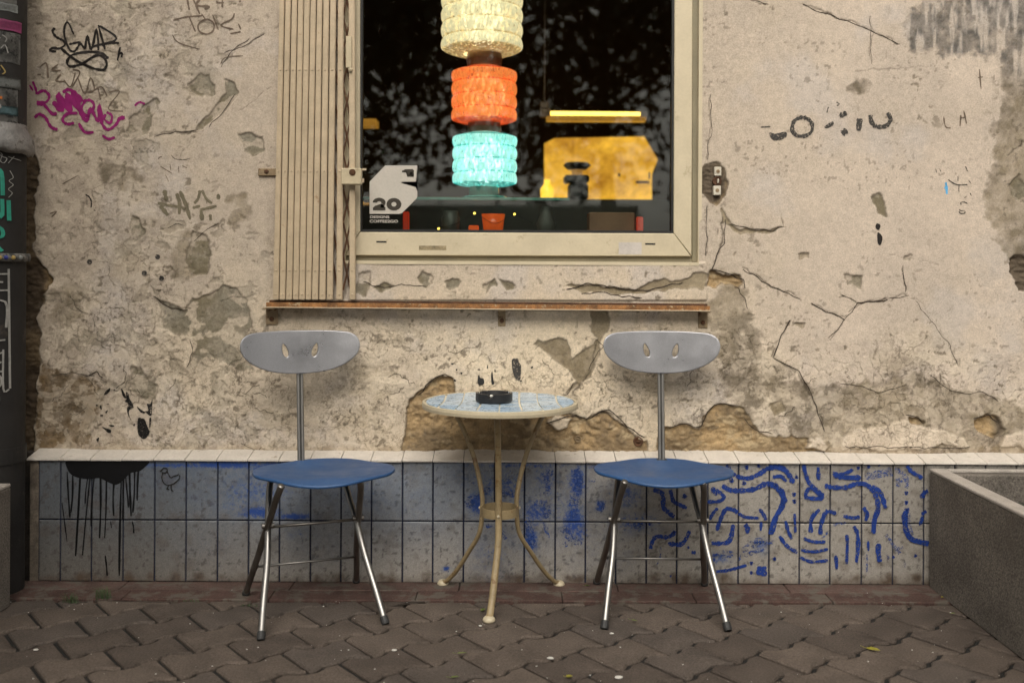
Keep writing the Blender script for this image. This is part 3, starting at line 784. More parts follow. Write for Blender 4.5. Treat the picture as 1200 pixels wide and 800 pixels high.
g = strokes('graffiti_tag', M['p_dark'], wall, [(9, (350,460),(360,480),(400,480),(405,460)), (8, (355,440),(360,455),(400,455)), (9, (370,400),(365,380),(400,375),(430,390)), (7, (400,340),(420,320)), (10, (250,165),(300,200),(350,215),(430,210)), (7, (440,170),(460,200)), (9, (410,40),(430,90)), (7, (130,60),(140,100)), (7, (165,55),(180,90)), (8, (452,290),(470,320)), (6, (340,130),(340,180)), (6, (350,220),(348,280))], (1080, 190), 8.0)
g['label'] = 'small dark scribbled letters'
g = strokes('graffiti_tag', M['p_cyan'], wall, [(22, (225,190),(232,240),(235,300)), (14, (210,240),(245,245))], (1080, 190), 8.0); g['label'] = 'small light blue dab'
g = blobs('paint_remains', M['p_flake'], wall, [
 [(200,190),(215,165),(255,130),(270,130),(262,160),(235,185),(205,200)], [(380,130),(400,150),(430,210),(425,235),(400,215),(385,165)], [(430,165),(460,190),(465,230),(515,325),(475,350),(465,390),(490,460),(460,410),(445,340),(455,290),(420,265),(440,230)],
 [(545,315),(600,355),(640,375),(620,388),(580,370)], [(645,290),(685,290),(700,240),(706,300),(705,400),(680,410),(635,365),(670,355)],
 [(560,440),(600,440),(630,450),(625,540),(650,570),(680,565),(665,620),(625,655),(590,640),(555,580)], [(680,440),(700,435),(695,500),(680,540)], [(180,530),(230,545),(275,560),(275,590),(245,588),(205,555)], [(250,510),(300,512),(310,525),(280,528)],
 [(155,320),(170,305),(180,345),(170,350)], [(225,290),(250,290),(245,300)], [(160,408),(190,405),(190,418),(165,418)], [(215,375),(240,355),(235,375),(222,392)], [(300,145),(320,140),(318,152)], [(115,300),(130,300),(130,320)], [(120,660),(150,640),(140,690)], [(510,505),(530,495),(520,525)]], (100, 440), 8.89)
g['label'] = 'flaked black paint remains'
c5 = 5.854
blobs('paint_remains', M['p_dark'], wall, [[(672,40),(690,28),(715,30),(720,60),(735,75),(722,95),(735,125),(730,172),(705,175),(685,140),(675,100)]], (485, 415), c5)['label'] = 'dark vertical paint remnant'
blobs('paint_remains', M['ink'], wall, [[(440,150),(450,140),(455,160),(478,165),(482,200),(450,210),(438,190)], [(532,125),(540,120),(545,170),(552,200),(535,205),(530,165)], [(436,105),(450,98),(455,108)], [(252,62),(272,60),(268,72)], [(505,70),(510,95),(502,95)], [(556,98),(562,118),(552,118)], [(288,100),(300,102),(292,112)], [(320,125),(335,122),(328,137)], [(275,170),(292,178),(280,186)], [(800,90),(818,82),(810,97)], [(725,178),(742,178),(735,188)]], (485, 415), c5)
blobs('paint_remains', M['p_black'], wall, [[(650,5),(662,12),(655,28),(645,18)], [(652,35),(668,50),(662,78),(652,70)]], (800, 260), 2.857)

strokes('graffiti_tag', M['p_black'], wall, [(11, (335,322),(360,335),(380,370),(380,420)), (8, (405,440),(415,448))], (50, 180), 6.667)['label'] = 'small black curved stroke'
strokes('graffiti_tag', M['p_faint2'], wall, [(7, (905,45),(915,30),(935,25)), (6, (920,100),(1010,155)), (5, (995,80),(1000,130)), (6, (1060,100),(1065,150)), (6, (1090,95),(1130,115)), (5, (960,165),(985,220)), (6, (155,240),(280,170)), (10, (60,470),(110,455),(75,495))], (50, 180), 6.667)['label'] = 'faint short pencil marks'
M['crack'] = pm('crack_shadow_dirt', (.045, .032, .022), .95)
def rough_line(pts, n=7, j=1.6):
    out = []
    for (ax, ay), (bx, by) in zip(pts[:-1], pts[1:]):
        m_ = max(2, int(math.hypot(bx-ax, by-ay)/n))
        for k_ in range(m_): t_ = k_/m_; out.append((ax+(bx-ax)*t_+rnd.uniform(-j, j), ay+(by-ay)*t_+rnd.uniform(-j, j)))
    return out+[pts[-1]]
CR = [(1.0,(940,5),(960,14),(975,17),(985,22),(1010,32),(1040,45),(1052,52)), (1.1,(870,316),(905,335),(937,350)), (1.5,(950,354),(975,368),(990,375)), (1.1,(990,375),(1005,355)), (1.9,(1003,354),(1030,353),(1040,351)), (.8,(1040,351),(1065,346)), (.8,(985,345),(1003,353)), (.8,(990,375),(980,388),(970,396)),
      (1.3,(925,376),(912,400),(906,418)), (1.1,(906,418),(935,435),(946,452),(955,475),(966,505)), (1.0,(849,258),(848,285),(840,300),(834,316)), (.7,(833,110),(834,155),(830,165),(829,187)), (.7,(828,242),(829,262),(827,300)), (.9,(1058,312),(1061,342)), (.6,(1072,352),(1110,400),(1122,428)), (.6,(1019,20),(1021,75)), (.8,(880,0),(892,4),(900,5)),
      (.9,(180,160),(205,155),(232,152)), (.8,(262,62),(285,55),(310,40)), (.7,(258,78),(275,58),(292,46)), (1.1,(180,348),(200,362),(220,363)), (1.2,(640,497),(665,487),(690,489),(712,479),(722,486),(735,500),(755,512)), (1.4,(663,338),(690,333),(720,337),(745,341),(770,338),(800,331)), (1.2,(680,343),(710,343),(730,347),(752,349)), (1.0,(425,330),(450,338),(470,333),(500,336)),
      (1.3,(834,317),(845,318),(858,323),(870,327),(873,338)), (1.0,(862,334),(872,350),(876,362)), (1.1,(770,503),(800,497),(820,500),(828,482),(838,474),(850,472),(865,475)), (1.0,(872,490),(884,502),(905,508)), (1.2,(490,463),(505,446),(518,438),(530,442)), (.8,(985,449),(1010,452),(1030,460),(1060,452)), (.8,(1090,440),(1112,456),(1130,462),(1150,458),(1170,470)), (1.0,(1060,486),(1075,488),(1082,496)), (1.1,(1140,490),(1158,487),(1172,496)),
      (.9,(988,523),(1040,523),(1100,524),(1137,523)), (1.1,(100,440),(115,436),(122,442)), (.8,(220,430),(228,410),(223,398)), (1.0,(245,150),(262,130),(275,110)), (.8,(198,268),(206,262),(214,264)), (.8,(228,283),(240,270),(256,262)), (1.0,(855,262),(880,269),(905,270),(918,266)), (.8,(700,397),(706,405),(700,414),(690,434)), (.8,(672,447),(666,462),(655,466)), (.8,(200,182),(212,188),(222,186)), (.7,(60,440),(90,436),(112,440))]
for q in range(24):
    x0, y0 = rnd.choice([(rnd.uniform(60, 300), rnd.uniform(320, 520)), (rnd.uniform(330, 900), rnd.uniform(372, 470)), (rnd.uniform(900, 1180), rnd.uniform(425, 500)), (rnd.uniform(60, 300), rnd.uniform(380, 520))])
    a_ = rnd.uniform(-.5, .5); c_ = [(x0, y0)]
    for _ in range(rnd.randint(3, 6)):
        a_ += rnd.uniform(-.9, .9); c_.append((c_[-1][0]+6*math.cos(a_), c_[-1][1]+6*math.sin(a_)))
    CR.append((rnd.uniform(.4, .7), *c_))
for c_ in CR:
    pts_ = rough_line(list(c_[1:]), 6, 1.3)
    strokes('crack', M['crack'], wall, [(c_[0]*.95, *pts_)], off=.0004, sm=2)
# anchor hole with porcelain terminal block
tb = empty('terminal_block', P(839, 212, YW), label='white porcelain connector block sunk in a dark hole in the plaster right of the window', cat='connector')
Yb = YW+.004
def wl(px, py, y): q = P(px, py, y); return q-tb.location
for k, (x0, y0, x1, y1) in enumerate([(836.5, 196, 844.5, 206.5), (835.5, 218, 844, 229)]):
    bm = bmesh.new(); a = wl(x0, y1, Yb); b = wl(x1, y0, Yb); box(bm, (a.x, a.y-.014, a.z), (b.x, a.y+.01, b.z), .002)
    p = fin(bm, 'terminal', M['porcelain'], tb)
    bm = bmesh.new(); c = (a+b)/2; lathe(bm, [(.0001, -.0165), (.005, -.0165), (.007, -.0160), (.007, -.012)], (c.x, c.y, c.z), 16, 'Y'); s = fin(bm, 'screw', M['bracket'], p)
bm = bmesh.new(); a = wl(834.5, 217, Yb); b = wl(845, 208, Yb); c = (a+b)/2
lathe(bm, [(.0001, -.010), (.011, -.010), (.013, -.013), (.017, -.013), (.017, .01)], (c.x, c.y, c.z), 20, 'Y'); fin(bm, 'terminal', M['rust_dark'], tb)
bm = bmesh.new(); box(bm, (c.x, c.y-.020, c.z-.008), (c.x+.005, c.y-.009, c.z+.008), .001); fin(bm, 'contact', M['porcelain'], tb)
# round wall plugs low in the broken plaster
for (px, py, rr, lb) in [(677, 514, .013, 'small rusty round plug low in the broken plaster left of the right chair'), (748, 517, .019, 'larger dark rusty round plug behind the right chair post')]:
    q = P(px, py, YW); yy = wy(q.x, q.z)
    bm = bmesh.new(); lathe(bm, [(.0001, -.002), (rr*.45, -.001), (rr*.6, -.006), (rr*.9, -.008), (rr, -.004), (rr, .012)], (0, 0, 0), 20, 'Y')
    box(bm, (-rr*.5, -.009, -.0015), (rr*.5, -.001, .0015))
    o = fin(bm, 'wall_plug', M['rust_dark' if rr > .015 else 'bracket'], smooth=False); o.location = (q.x, yy, q.z); tag(o, lb, 'wall plug')
o = None
# small fixing holes at the left
bm = bmesh.new()
for px, py in [(105, 307), (185, 301), (170, 320), (190, 326)]:
    q = P(px, py, YW); lathe(bm, [(.0001, 0), (.006, 0), (.009, -.002), (.010, .003)], (q.x, wy(q.x, q.z)-.001, q.z), 12, 'Y')
fin(bm, 'filled_drill_holes', M['p_dark'], wall)

# ============================================================ TILED BASE OF THE WALL
tw = empty('tile_wall', (0, YT, 0), label='low base of the wall clad in grey-white tiles with blue brush painting and a white tile ledge', cat='tiled wall')
T0 = Vector((0, YT, 0))
zt, zm, zbm = P(600, 541.5, YT).z, P(600, 611, YT).z, P(600, 683.5, YT).z
bm = bmesh.new(); box(bm, (P(43, 600, YT).x+.001, .008, -.05), (2.3, .12, zt+.004)); fin(bm, 'backing', M['grout'], tw)
jx = [45, 70.5, 107, 144, 181, 217.8, 254.8, 291.2, 327.5, 363.8, 399.5, 435.2, 471.5, 507.2, 543.2, 579.5, 614.5, 650.7, 686.2, 721.8, 757.6, 793.3, 829.5, 865.4, 901.5, 937.1, 973, 1010, 1046.6, 1082.8, 1119, 1155, 1191, 1227]
# smeared blue paint areas: (cx, cy, rx, ry, strength)
SM = [(265,544,70,7,.42),(330,546,60,8,.40),(275,592,26,16,.22),(305,600,34,9,.42),(345,605,26,5,.45),(330,570,30,20,.17),(232,585,22,22,.12),(350,625,22,10,.22),(420,560,18,14,.2),(400,590,20,20,.12),
      (475,560,22,20,.16),(530,560,28,26,.14),(560,590,16,18,.42),(590,570,36,30,.30),(575,650,30,26,.22),(600,630,36,30,.16),(640,560,18,26,.3),(628,600,22,22,.36),(622,632,12,22,.40),(676,565,14,26,.40),(672,610,18,24,.42),(705,590,14,30,.12),
      (704,593,8,8,.42),(735,580,24,22,.30),(745,612,40,16,.30),(730,650,20,20,.12),(680,625,14,12,.35),(523,666,5,3,.45),(700,545,90,8,.24),(250,560,110,18,.12),(868,545,120,4,.16),
      (300,575,70,34,.26),(420,575,60,34,.2),(370,640,60,26,.1),(560,560,50,26,.22),(640,590,60,50,.22),(700,640,50,30,.12),(770,560,40,20,.16),(480,590,60,44,.15),(250,640,60,30,.05),(330,560,5,10,.42),(370,555,5,10,.38),(893,640,10,10,.30),(840,655,20,8,.28),(210,545,80,4,.36),(610,545,110,5,.3)]
DR = [(120,560,60,30,.3)]
def tile_mesh(x0, x1, z0, z1):
    g = .0030; st = .0042
    nx = max(4, int((x1-x0-2*g)/st)); nz = max(4, int((z1-z0-2*g)/st))
    gx = np.linspace(x0+g, x1-g, nx+1); gz = np.linspace(z0+g, z1-g, nz+1)
    gx = np.concatenate([[gx[0]], [gx[0]], [gx[0]+.0018], gx[1:-1], [gx[-1]-.0018], [gx[-1]], [gx[-1]]])
    gz = np.concatenate([[gz[0]], [gz[0]], [gz[0]+.0018], gz[1:-1], [gz[-1]-.0018], [gz[-1]], [gz[-1]]])
    XX, ZZ = np.meshgrid(gx, gz)
    dy = rnd.uniform(-.0004, .0004)
    YYt = np.full(XX.shape, dy)
    YYt[1:-1, 1] = YYt[1:-1, -2] = .0012; YYt[1, 1:-1] = YYt[-2, 1:-1] = .0012
    YYt[0, :] = YYt[-1, :] = .009; YYt[:, 0] = YYt[:, -1] = .009
    u2, v2 = XX/YT*F, (HC-ZZ)/YT*F
    UU = 600+u2-ROLL*v2; VV = HY+v2+ROLL*u2
    sm = np.zeros(XX.shape)
    for cx_, cy_, rx, ry, s in SM:
        sm = np.maximum(sm, s*np.exp(-(((UU-cx_)/rx)**2+((VV-cy_)/ry)**2)))
    tone = rnd.uniform(.94, 1.05)
    base = mx(C(.31, .288, .262)*tone+0*XX[..., None], C(.235, .26, .295)*tone, sst(820, 600, UU)*sst(680, 570, VV)*.9)
    dn = fbm(UU/14, VV/14, 71, 5)
    base = mx(base, base*.48, sst(420, 110, UU))  # left tiles darkened: light falloff towards the corner put into the colour
    base = mx(base, C(.33, .305, .27)*tone, sst(440, 860, UU)*.75)
    base = mx(base, C(.10, .072, .052), np.clip(sst(.05, .5, dn)*.35+sst(668, 686, VV+dn*10)*.7, 0, 1))
    base = mx(base, C(.06, .05, .045), sst(.36, .44, fbm(UU/4, VV/4, 73, 3))*.6)
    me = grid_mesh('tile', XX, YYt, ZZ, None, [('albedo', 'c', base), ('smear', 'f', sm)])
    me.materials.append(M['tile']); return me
for i in range(len(jx)-1):
    for r_, (z0, z1) in enumerate([(zm, zt), (zbm, zm)]):
        a, b = jx[i], jx[i+1]
        if r_ == 1 and a == 543.2: b = jx[i+2]
        if r_ == 1 and a == 579.5: continue
        xA, xB = P(a, 611, YT).x, P(b, 611, YT).x
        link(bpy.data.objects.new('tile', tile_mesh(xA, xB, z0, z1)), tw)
# end return at the left
xL = P(45, 611, YT).x
bm = bmesh.new(); box(bm, (xL-.036, .004, .0), (xL-.002, .12, zt), .003); fin(bm, 'end_post', pm('rough_render', (.16, .13, .10), .95, var=.4, scale=25, fvar=.4, bmp=.003), tw)
bm = bmesh.new(); box(bm, (xL-1.2, .06, -.05), (xL-.037, .2, .47), .002); fin(bm, 'bare_footing', pm('dark_footing', (.05, .038, .028), .95, var=.5, scale=15, fvar=.5, bmp=.006), tw)
# sloping cap tiles
zf, zk = P(600, 539.5, YT-.01).z, .484
for i in range(len(jx)-1):
    xA, xB = P(jx[i], 540, YT).x+.001, P(jx[i+1], 540, YT).x-.001
    if i == 0: xA = xL-.04
    bm = bmesh.new(); e = rnd.uniform(-.0008, .0008)
    prism(bm, [(xA, -.012, zf+e), (xA, YW-YT+.02, zk+e), (xA, YW-YT+.02, zk-.010+e), (xA, -.012, zf-.0075+e)], (xB-xA, 0, 0))
    bmesh.ops.bevel(bm, geom=bm.edges[:], offset=.0012, segments=1, affect='EDGES')
    fin(bm, 'cap_tile', M['cap'], tw)
bm = bmesh.new(); prism(bm, [(xL-.03, -.002, zf-.006), (xL-.03, .1, zk-.008), (xL-.03, .1, zt-.02), (xL-.03, .006, zt-.004), (xL-.03, .004, zf-.010)], (4.2, 0, 0)); fin(bm, 'ledge_bed', M['grout'], tw)
# brush painting on the right part (children, coordinates relative to the wall base)
def relate(o, parent):
    for v in o.data.vertices: v.co -= parent.location
    return o
_lay = [0]
def tstrokes(name, mat, specs, origin, scale, off=.0006, label=None):
    _lay[0] += 1; off += .0007*(_lay[0] % 5)
    specs = [(q_[0]*(1.22 if 'blue' in mat.name else 1),)+tuple(q_[1:]) for q_ in specs]
    o = strokes(name, mat, None, specs, origin, scale, 'tile', off); relate(o, tw); o.parent = tw
    if label: o['label'] = label
    return o
k = 4.706
tstrokes('brush_painting', M['p_blue'], [
 (18, (525,65),(545,100),(572,128)), (20, (575,130),(640,142),(700,120),(750,88),(800,75),(850,90)), (22, (500,180),(540,205),(600,210),(680,200),(740,172),(790,180),(820,215)),
 (20, (830,200),(835,250),(825,300),(800,350),(785,400),(775,440)), (14, (780,135),(820,128),(845,140)),
 (20, (120,205),(165,220),(175,260),(175,300),(205,330),(235,355)), (18, (215,205),(230,265),(260,285),(305,305)),
 (16, (440,195),(480,215),(510,245),(480,268),(420,270),(380,265)), (14, (440,200),(470,235)), (17, (475,305),(445,340),(432,370)), (19, (470,430),(490,370),(520,312),(560,315),(585,330)),
 (14, (590,335),(630,355),(700,360)), (16, (705,310),(730,345),(742,370)), (19, (560,395),(552,450),(535,490),(495,500),(440,498)), (20, (625,395),(640,415),(638,445)), (12, (715,380),(712,430)),
 (18, (105,530),(115,490),(140,462),(200,465),(240,440)), (20, (320,430),(300,475),(270,505),(200,500)), (14, (440,655),(520,650),(580,635),(635,620)), (16, (815,460),(845,500)),
 (16, (330,550),(355,550)), (14, (445,595),(460,585)), (12, (445,568),(480,560)), (26, (705,625),(705,675)), (26, (730,625),(730,680))], (740, 530), k, label='blue brush painted figures')
tstrokes('brush_painting', M['p_blue_w'], [
 (16, (480,572),(560,568)), (22, (610,545),(650,510),(700,480),(740,500)), (18, (620,570),(680,545),(730,530)), (16, (650,490),(720,500),(790,492)), (18, (670,520),(720,485)), (8, (160,520),(155,590),(135,620)),
 (20, (40,385),(80,395)), (30, (10,400),(60,400)), (12, (760,420),(780,450)), (10, (590,595),(610,560)), (12, (500,540),(560,550))], (740, 530), k, label='worn blue brush marks')
dots = lambda L: [(w_, 'c', (x-w_*.25, y), (x, y-w_*.25), (x+w_*.25, y), (x, y+w_*.25)) for x, y, w_ in L]
tstrokes('brush_dots', M['p_blue'], dots([(635,80,14),(700,72,12),(620,168,14),(550,152,16),(292,240,16),(660,660,11),(788,585,12),(660,608,12),(215,678,8),(312,522,9),(100,388,14),(235,436,12),(155,382,12)]), (740, 530), k)
tstrokes('brush_painting', M['p_blue'], [
 (22, (0,90),(40,78),(90,95),(120,130),(138,168)), (16, (25,135),(70,130),(100,158)), (24, (0,175),(40,185),(75,225),(95,275)), (20, (60,200),(85,245),(75,300),(40,350),(20,400),(15,450)),
 (18, (195,65),(205,115),(225,165),(262,200),(305,238)), (20, (225,190),(208,245),(300,245),(230,185)), (18, (275,80),(278,150)), (18, (283,312),(250,345),(235,380),(235,440)), (20, (288,450),(290,400),(310,340),(330,318)), (17, (330,320),(375,335)),
 (18, (355,112),(400,120),(460,98)), (22, (360,120),(410,135),(510,138)), (20, (310,180),(350,190),(430,190),(480,172),(530,172),(570,200),(600,250)), (20, (570,185),(610,210),(632,255),(645,305)), (22, (600,250),(605,310),(585,370),(580,445)),
 (16, (415,348),(470,358),(505,352)), (18, (525,300),(545,340),(535,375)), (17, (470,405),(490,440),(495,510),(485,605)), (14, (432,450),(436,500),(432,610)), (16, (372,565),(378,640)),
 (15, (95,375),(110,430),(130,475)), (13, (145,335),(150,440)), (16, (65,460),(100,510),(160,550)), (15, (195,470),(250,490),(315,490)), (14, (180,535),(250,545),(330,530)), (14, (175,575),(240,600),(330,592)),
 (18, (765,70),(790,105),(850,140)), (24, (755,320),(752,370),(760,430),(790,475),(840,490),(885,500)), (14, (845,340),(870,320)), (14, (835,400),(850,350)), (18, (850,250),(852,225),(880,210)), (22, (610,500),(605,540),(615,600)), (10, (550,485),(552,540))], (900, 530), 4.705, label='blue brush painted figures beside the planter')
tstrokes('brush_painting', M['p_blue_w'], [
 (26, (535,135),(600,115),(680,95)), (16, (545,145),(620,130),(690,120)), (20, (695,90),(740,115),(768,160),(760,195)), (22, (715,140),(720,190)), (20, (720,150),(765,150)), (24, (770,330),(775,400),(790,460)), (16, (650,450),(690,510),(730,560)), (12, (700,535),(745,520)), (8, (752,590),(755,630)), (10, (655,560),(665,590)), (8, (545,560),(545,660)), (12, (360,400),(430,385)), (10, (300,470),(330,440))], (900, 530), 4.705, label='worn blue brush marks beside the planter')
tstrokes('brush_dots', M['p_blue'], dots([(143,230,14),(145,268,14),(157,135,12),(497,85,11),(555,78,12),(610,68,10),(762,222,13),(762,275,13),(765,318,18),(35,585,10),(812,568,11),(690,575,10),(460,98,12)]), (900, 530), 4.705)
tstrokes('brush_painting', M['p_blue_w'], [
 (34, (255,200),(280,240)), (26, (290,200),(360,160)), (24, (395,180),(470,185)), (20, (600,100),(620,150),(600,190)), (22, (610,95),(645,85)), (30, (525,300),(540,380),(555,420)), (26, (580,220),(620,250),(600,290)), (14, (600,310),(620,380)), (34, (740,70),(755,140),(730,230),(735,290)), (30, (680,330),(720,380),(770,400)), (40, (835,230),(870,245)), (16, (400,330),(430,385)), (18, (340,325),(370,325)), (16, (800,120),(830,122)), (16, (700,420),(690,400)), (22, (155,520),(175,520))], (480, 530), 3.808, label='smeared blue brush marks behind the table')
# black splash with drips, chicken doodle
o = blobs('black_splash', M['p_black2'], None, [[(38,50),(120,48),(300,45),(460,48),(525,52),(500,85),(465,110),(420,118),(350,180),(310,185),(240,150),(180,155),(120,150),(70,130),(45,95)]], (70, 530), 5.0, 'tile', .0010)
relate(o, tw); o.parent = tw
dr = []
for x0, y0, x1, y1, w_ in [(45,110,62,380,9),(78,110,68,350,9),(122,130,95,605,11),(180,130,135,600,10),(165,150,150,300,7),(205,120,185,430,9),(240,120,235,500,11),(275,150,265,500,8),(320,160,318,370,10),(362,150,350,720,11),(375,130,372,390,9),(385,110,405,320,8),(410,110,420,370,12),(440,100,430,350,9),(462,100,455,280,9),(15,290,45,520,6),(425,400,435,470,8),(268,600,280,720,9),(300,400,305,440,5)]:
    dr.append((w_, (x0, y0), ((x0+x1)/2+rnd.uniform(-5, 5), (y0+y1)/2), (x1, y1)))
tstrokes('paint_drips', M['p_black2'], dr, (70, 530), 5.0)
tstrokes('chicken_doodle', M['ink'], [(7, (590,112),(612,90),(632,98),(622,118),(600,115)), (6, (605,118),(600,150),(620,185),(660,185),(700,155),(705,130)), (6, (630,105),(650,145),(668,138)), (7, (665,140),(700,128)), (7, (640,188),(630,215)), (6, (625,210),(645,215)), (6, (655,188),(655,215),(668,225))], (70, 530), 5.0, label='small black chicken doodle')

# ============================================================ WINDOW
YF = YW+.022
win = empty('shop_window', (0, YF, WZ0), label='large shop window in a cream frame with trees reflected in the glass', cat='window')
WO = win.location
def wp(px, py, y=None): return P(px, py, y or YF)-WO
def member(name, mat, quad, y0, depth, bev=.0025):
    bm = bmesh.new(); q = [P(a, b, y0)-WO for a, b in quad]
    prism(bm, q, (0, depth, 0)); bmesh.ops.bevel(bm, geom=[e for e in bm.edges], offset=bev, segments=1, affect='EDGES')
    return fin(bm, name, mat, win)
TOPY = -300
# outer profile
member('outer_frame', M['frame_dark'], [(811, 307), (820.5, 307), (820.5, TOPY), (811, TOPY)], YF-.004, .07, .002)
member('outer_frame', M['frame_dark'], [(402, 307.8), (818, 307.8), (818, 299), (402, 299)], YF+.004, .07, .002)
member('outer_frame', M['frame_dark'], [(402, TOPY-10), (402, 300), (411, 300), (411, TOPY-10)], YF-.002, .07, .002)
member('sash', M['frame'], [(789.5, 273.2), (810.5, 300), (813, TOPY+0), (792, TOPY+18)], YF-.010, .045)
member('sash', M['frame'], [(421.8, 272), (789.5, 273.6), (809.8, 300.4), (404, 299.2)], YF-.012, .045)
member('sash', M['frame'], [(421.8, 271), (404, 298.4), (404, TOPY), (421.8, TOPY+18)], YF-.010, .045)
member('sash', M['frame'], [(421, TOPY+18), (404, TOPY), (812, TOPY), (792, TOPY+18)], YF-.012, .045)
for p0, p1, e_ in [((422, 274.5), (427, TOPY), 0), ((786, 274.5), (794, TOPY), 0), ((420, 275), (792, 270.6), .001)]:
    bm = bmesh.new(); a = wp(*p0, YF+.012); b = wp(*p1, YF+.012); box(bm, (a.x, e_, a.z), (b.x, .03-e_, b.z)); fin(bm, 'gasket', M['gasket'], win)
bm = bmesh.new(); a = wp(410, 280, YF+.018); b = wp(800, TOPY, YF+.018); box(bm, (a.x, a.y, a.z), (b.x, a.y+.006, b.z)); fin(bm, 'glass_pane', M['glass'], win)
for (x0, y0, x1, y1, mt) in [(441, 282.5, 453, 284.3, 'dark'), (756, 285, 768, 286.8, 'dark'), (725, 284, 752, 298, 'stk_pale')]:
    bm = bmesh.new(); a = wp(x0, y1, YF-.012); b = wp(x1, y0, YF-.012); box(bm, (a.x, a.y-.0006, a.z), (b.x, a.y+.001, b.z))
    fin(bm, 'drain_slot' if mt == 'dark' else 'paper_remnant', M[mt] if mt == 'dark' else pm('pale_paper', (.55, .50, .45), .8), win)
bm = bmesh.new(); a = wp(491, 293, YF-.012); b = wp(523, 288, YF-.012); box(bm, (a.x, a.y-.0006, a.z), (b.x, a.y+.001, b.z)); fin(bm, 'tape_remnant', pm('old_tape', (.30, .24, .14), .8, var=.5, scale=60), win)
# sticker
YG = YF+.018-.0012
st = empty('window_sticker', P(433, 248, YG), label='pale cut-corner sticker reading 20 and small lettering on the lower left window glass', cat='sticker')
def stp(x, y): return P(425+x/8.893, 185+y/8.893, YG)-st.location
out_ = [(72,250),(235,80),(570,80),(570,248),(405,250),(405,264),(470,264),(515,275),(550,305),(570,345),(570,405),(560,425),(410,575),(380,584),(72,584)]
pts = [stp(*q) for q in out_]
def text_obj(body, x, y, size, sx, name, mat, parent, loc, off=0.0, ext=.0003):
    cu = bpy.data.curves.new(name, 'FONT'); cu.body = body; cu.size = size; cu.extrude = ext; cu.offset = off
    ob = bpy.data.objects.new(name, cu); COL.objects.link(ob)
    dg = bpy.context.evaluated_depsgraph_get(); dg.update()
    me = bpy.data.meshes.new_from_object(ob.evaluated_get(dg)); bpy.data.objects.remove(ob)
    for v in me.vertices: v.co = Vector((v.co.x*sx, -v.co.z, v.co.y))
    me.materials.append(mat); o = link(bpy.data.objects.new(name, me), parent); o.location = loc; return o
bm = bmesh.new(); prism(bm, [(q.x, 0, q.z) for q in pts], (0, .0008, 0)); bmesh.ops.triangulate(bm, faces=bm.faces[:]); fin(bm, 'sticker_sheet', M['sticker'], st)
DK = pm('sticker_print', (.03, .022, .012), .6, bmp=0)
def wdt(px): return px/8.893*YG/F
def letter_prism(polys, name, mat, label=None):
    bm = bmesh.new()
    for q in polys:
        pp = [stp(*z) for z in q]; prism(bm, [(z.x, -.0008, z.z) for z in pp], (0, .0007, 0))
    bmesh.ops.triangulate(bm, faces=bm.faces[:]); return fin(bm, name, mat, st)
# "20" as thick rounded shapes
def ell(cx, cy, rx, ry, n=22, a0=0, a1=2*math.pi): return [(cx+rx*math.cos(a0+(a1-a0)*i/n), cy+ry*math.sin(a0+(a1-a0)*i/n)) for i in range(n+1)]
def band_poly(o_, i_): return [[o_[k_], o_[k_+1], i_[k_+1], i_[k_]] for k_ in range(len(o_)-1)]
letter_prism(band_poly(ell(326, 484, 78, 66), ell(326, 484, 26, 24)), 'digit', DK)
letter_prism(band_poly(ell(172, 466, 68, 50, 14, math.pi, math.pi*2.12), ell(172, 468, 22, 14, 14, math.pi, math.pi*2.12))+[[(195,478),(238,482),(225,505),(180,518),(238,518),(238,548),(107,548),(107,520),(130,500)]], 'digit', DK)
letter_prism([[(410,135),(430,128),(440,120),(520,118),(535,130),(535,150),(500,150),(500,160),(535,160),(535,172),(500,174),(500,182),(535,184),(530,198),(465,198),(465,155),(410,152)]], 'emblem', DK)
text_obj('DESIGNS', 0, 0, .0135, 1.42, 'lettering', M['sticker'], st, stp(74, 628), .0003)
text_obj('COFFEE2GO', 0, 0, .0150, 1.32, 'lettering', M['sticker'], st, stp(72, 674), .0003)

# ============================================================ INTERIOR
rm = empty('room', (0, 4.2, 0)); tag(rm, kind='structure')
def rbox(name, a, b, mat):
    bm = bmesh.new(); box(bm, [a[i]-(0, 4.2, 0)[i] for i in range(3)], [b[i]-(0, 4.2, 0)[i] for i in range(3)]); return fin(bm, name, mat, rm)
rbox('floor', (-3, 4.14, -.02), (3, 8.1, .05), M['room_floor']); rbox('ceiling', (-3, 4.14, 3.4), (3, 8.1, 3.5), M['room'])
rbox('back_wall', (-3, 8, .05), (3, 8.1, 3.4), M['room']); rbox('side_wall', (-3.1, 4.14, .05), (-3, 8, 3.4), M['room']); rbox('side_wall', (3, 4.14, .05), (3.1, 8, 3.4), M['room'])
def thing_box(name, px0, py0, px1, py1, Y, dep, mat, label, cat, bev=.004):
    a, b = P(px0, py1, Y), P(px1, py0, Y); o_ = Vector(((a.x+b.x)/2, Y, a.z))
    bm = bmesh.new(); box(bm, (a.x-o_.x, 0, 0), (b.x-o_.x, dep, b.z-a.z), bev); o = fin(bm, name, mat); o.location = o_
    return tag(o, label, cat)
# sill board inside, on which the small things stand
sz = P(600, 276, 4.02).z
bm = bmesh.new(); box(bm, (-.75, 0, -.03), (.80, .42, 0), .003); o = fin(bm, 'window_board', M['counter']); o.location = (0, 3.86, sz); tag(o, 'dark board inside along the bottom of the shop window', 'window board')
# glass shelf under the lamp
shz = P(571, 233, 4.1).z
bm = bmesh.new(); box(bm, (-.62, -.10, -.012), (.23, .10, 0), .002); o = fin(bm, 'glass_shelf', M['green_glass']); o.location = (0, 4.1, shz-.0005); tag(o, 'dark green glass shelf in the window carrying the coloured glass lamp', 'shelf')
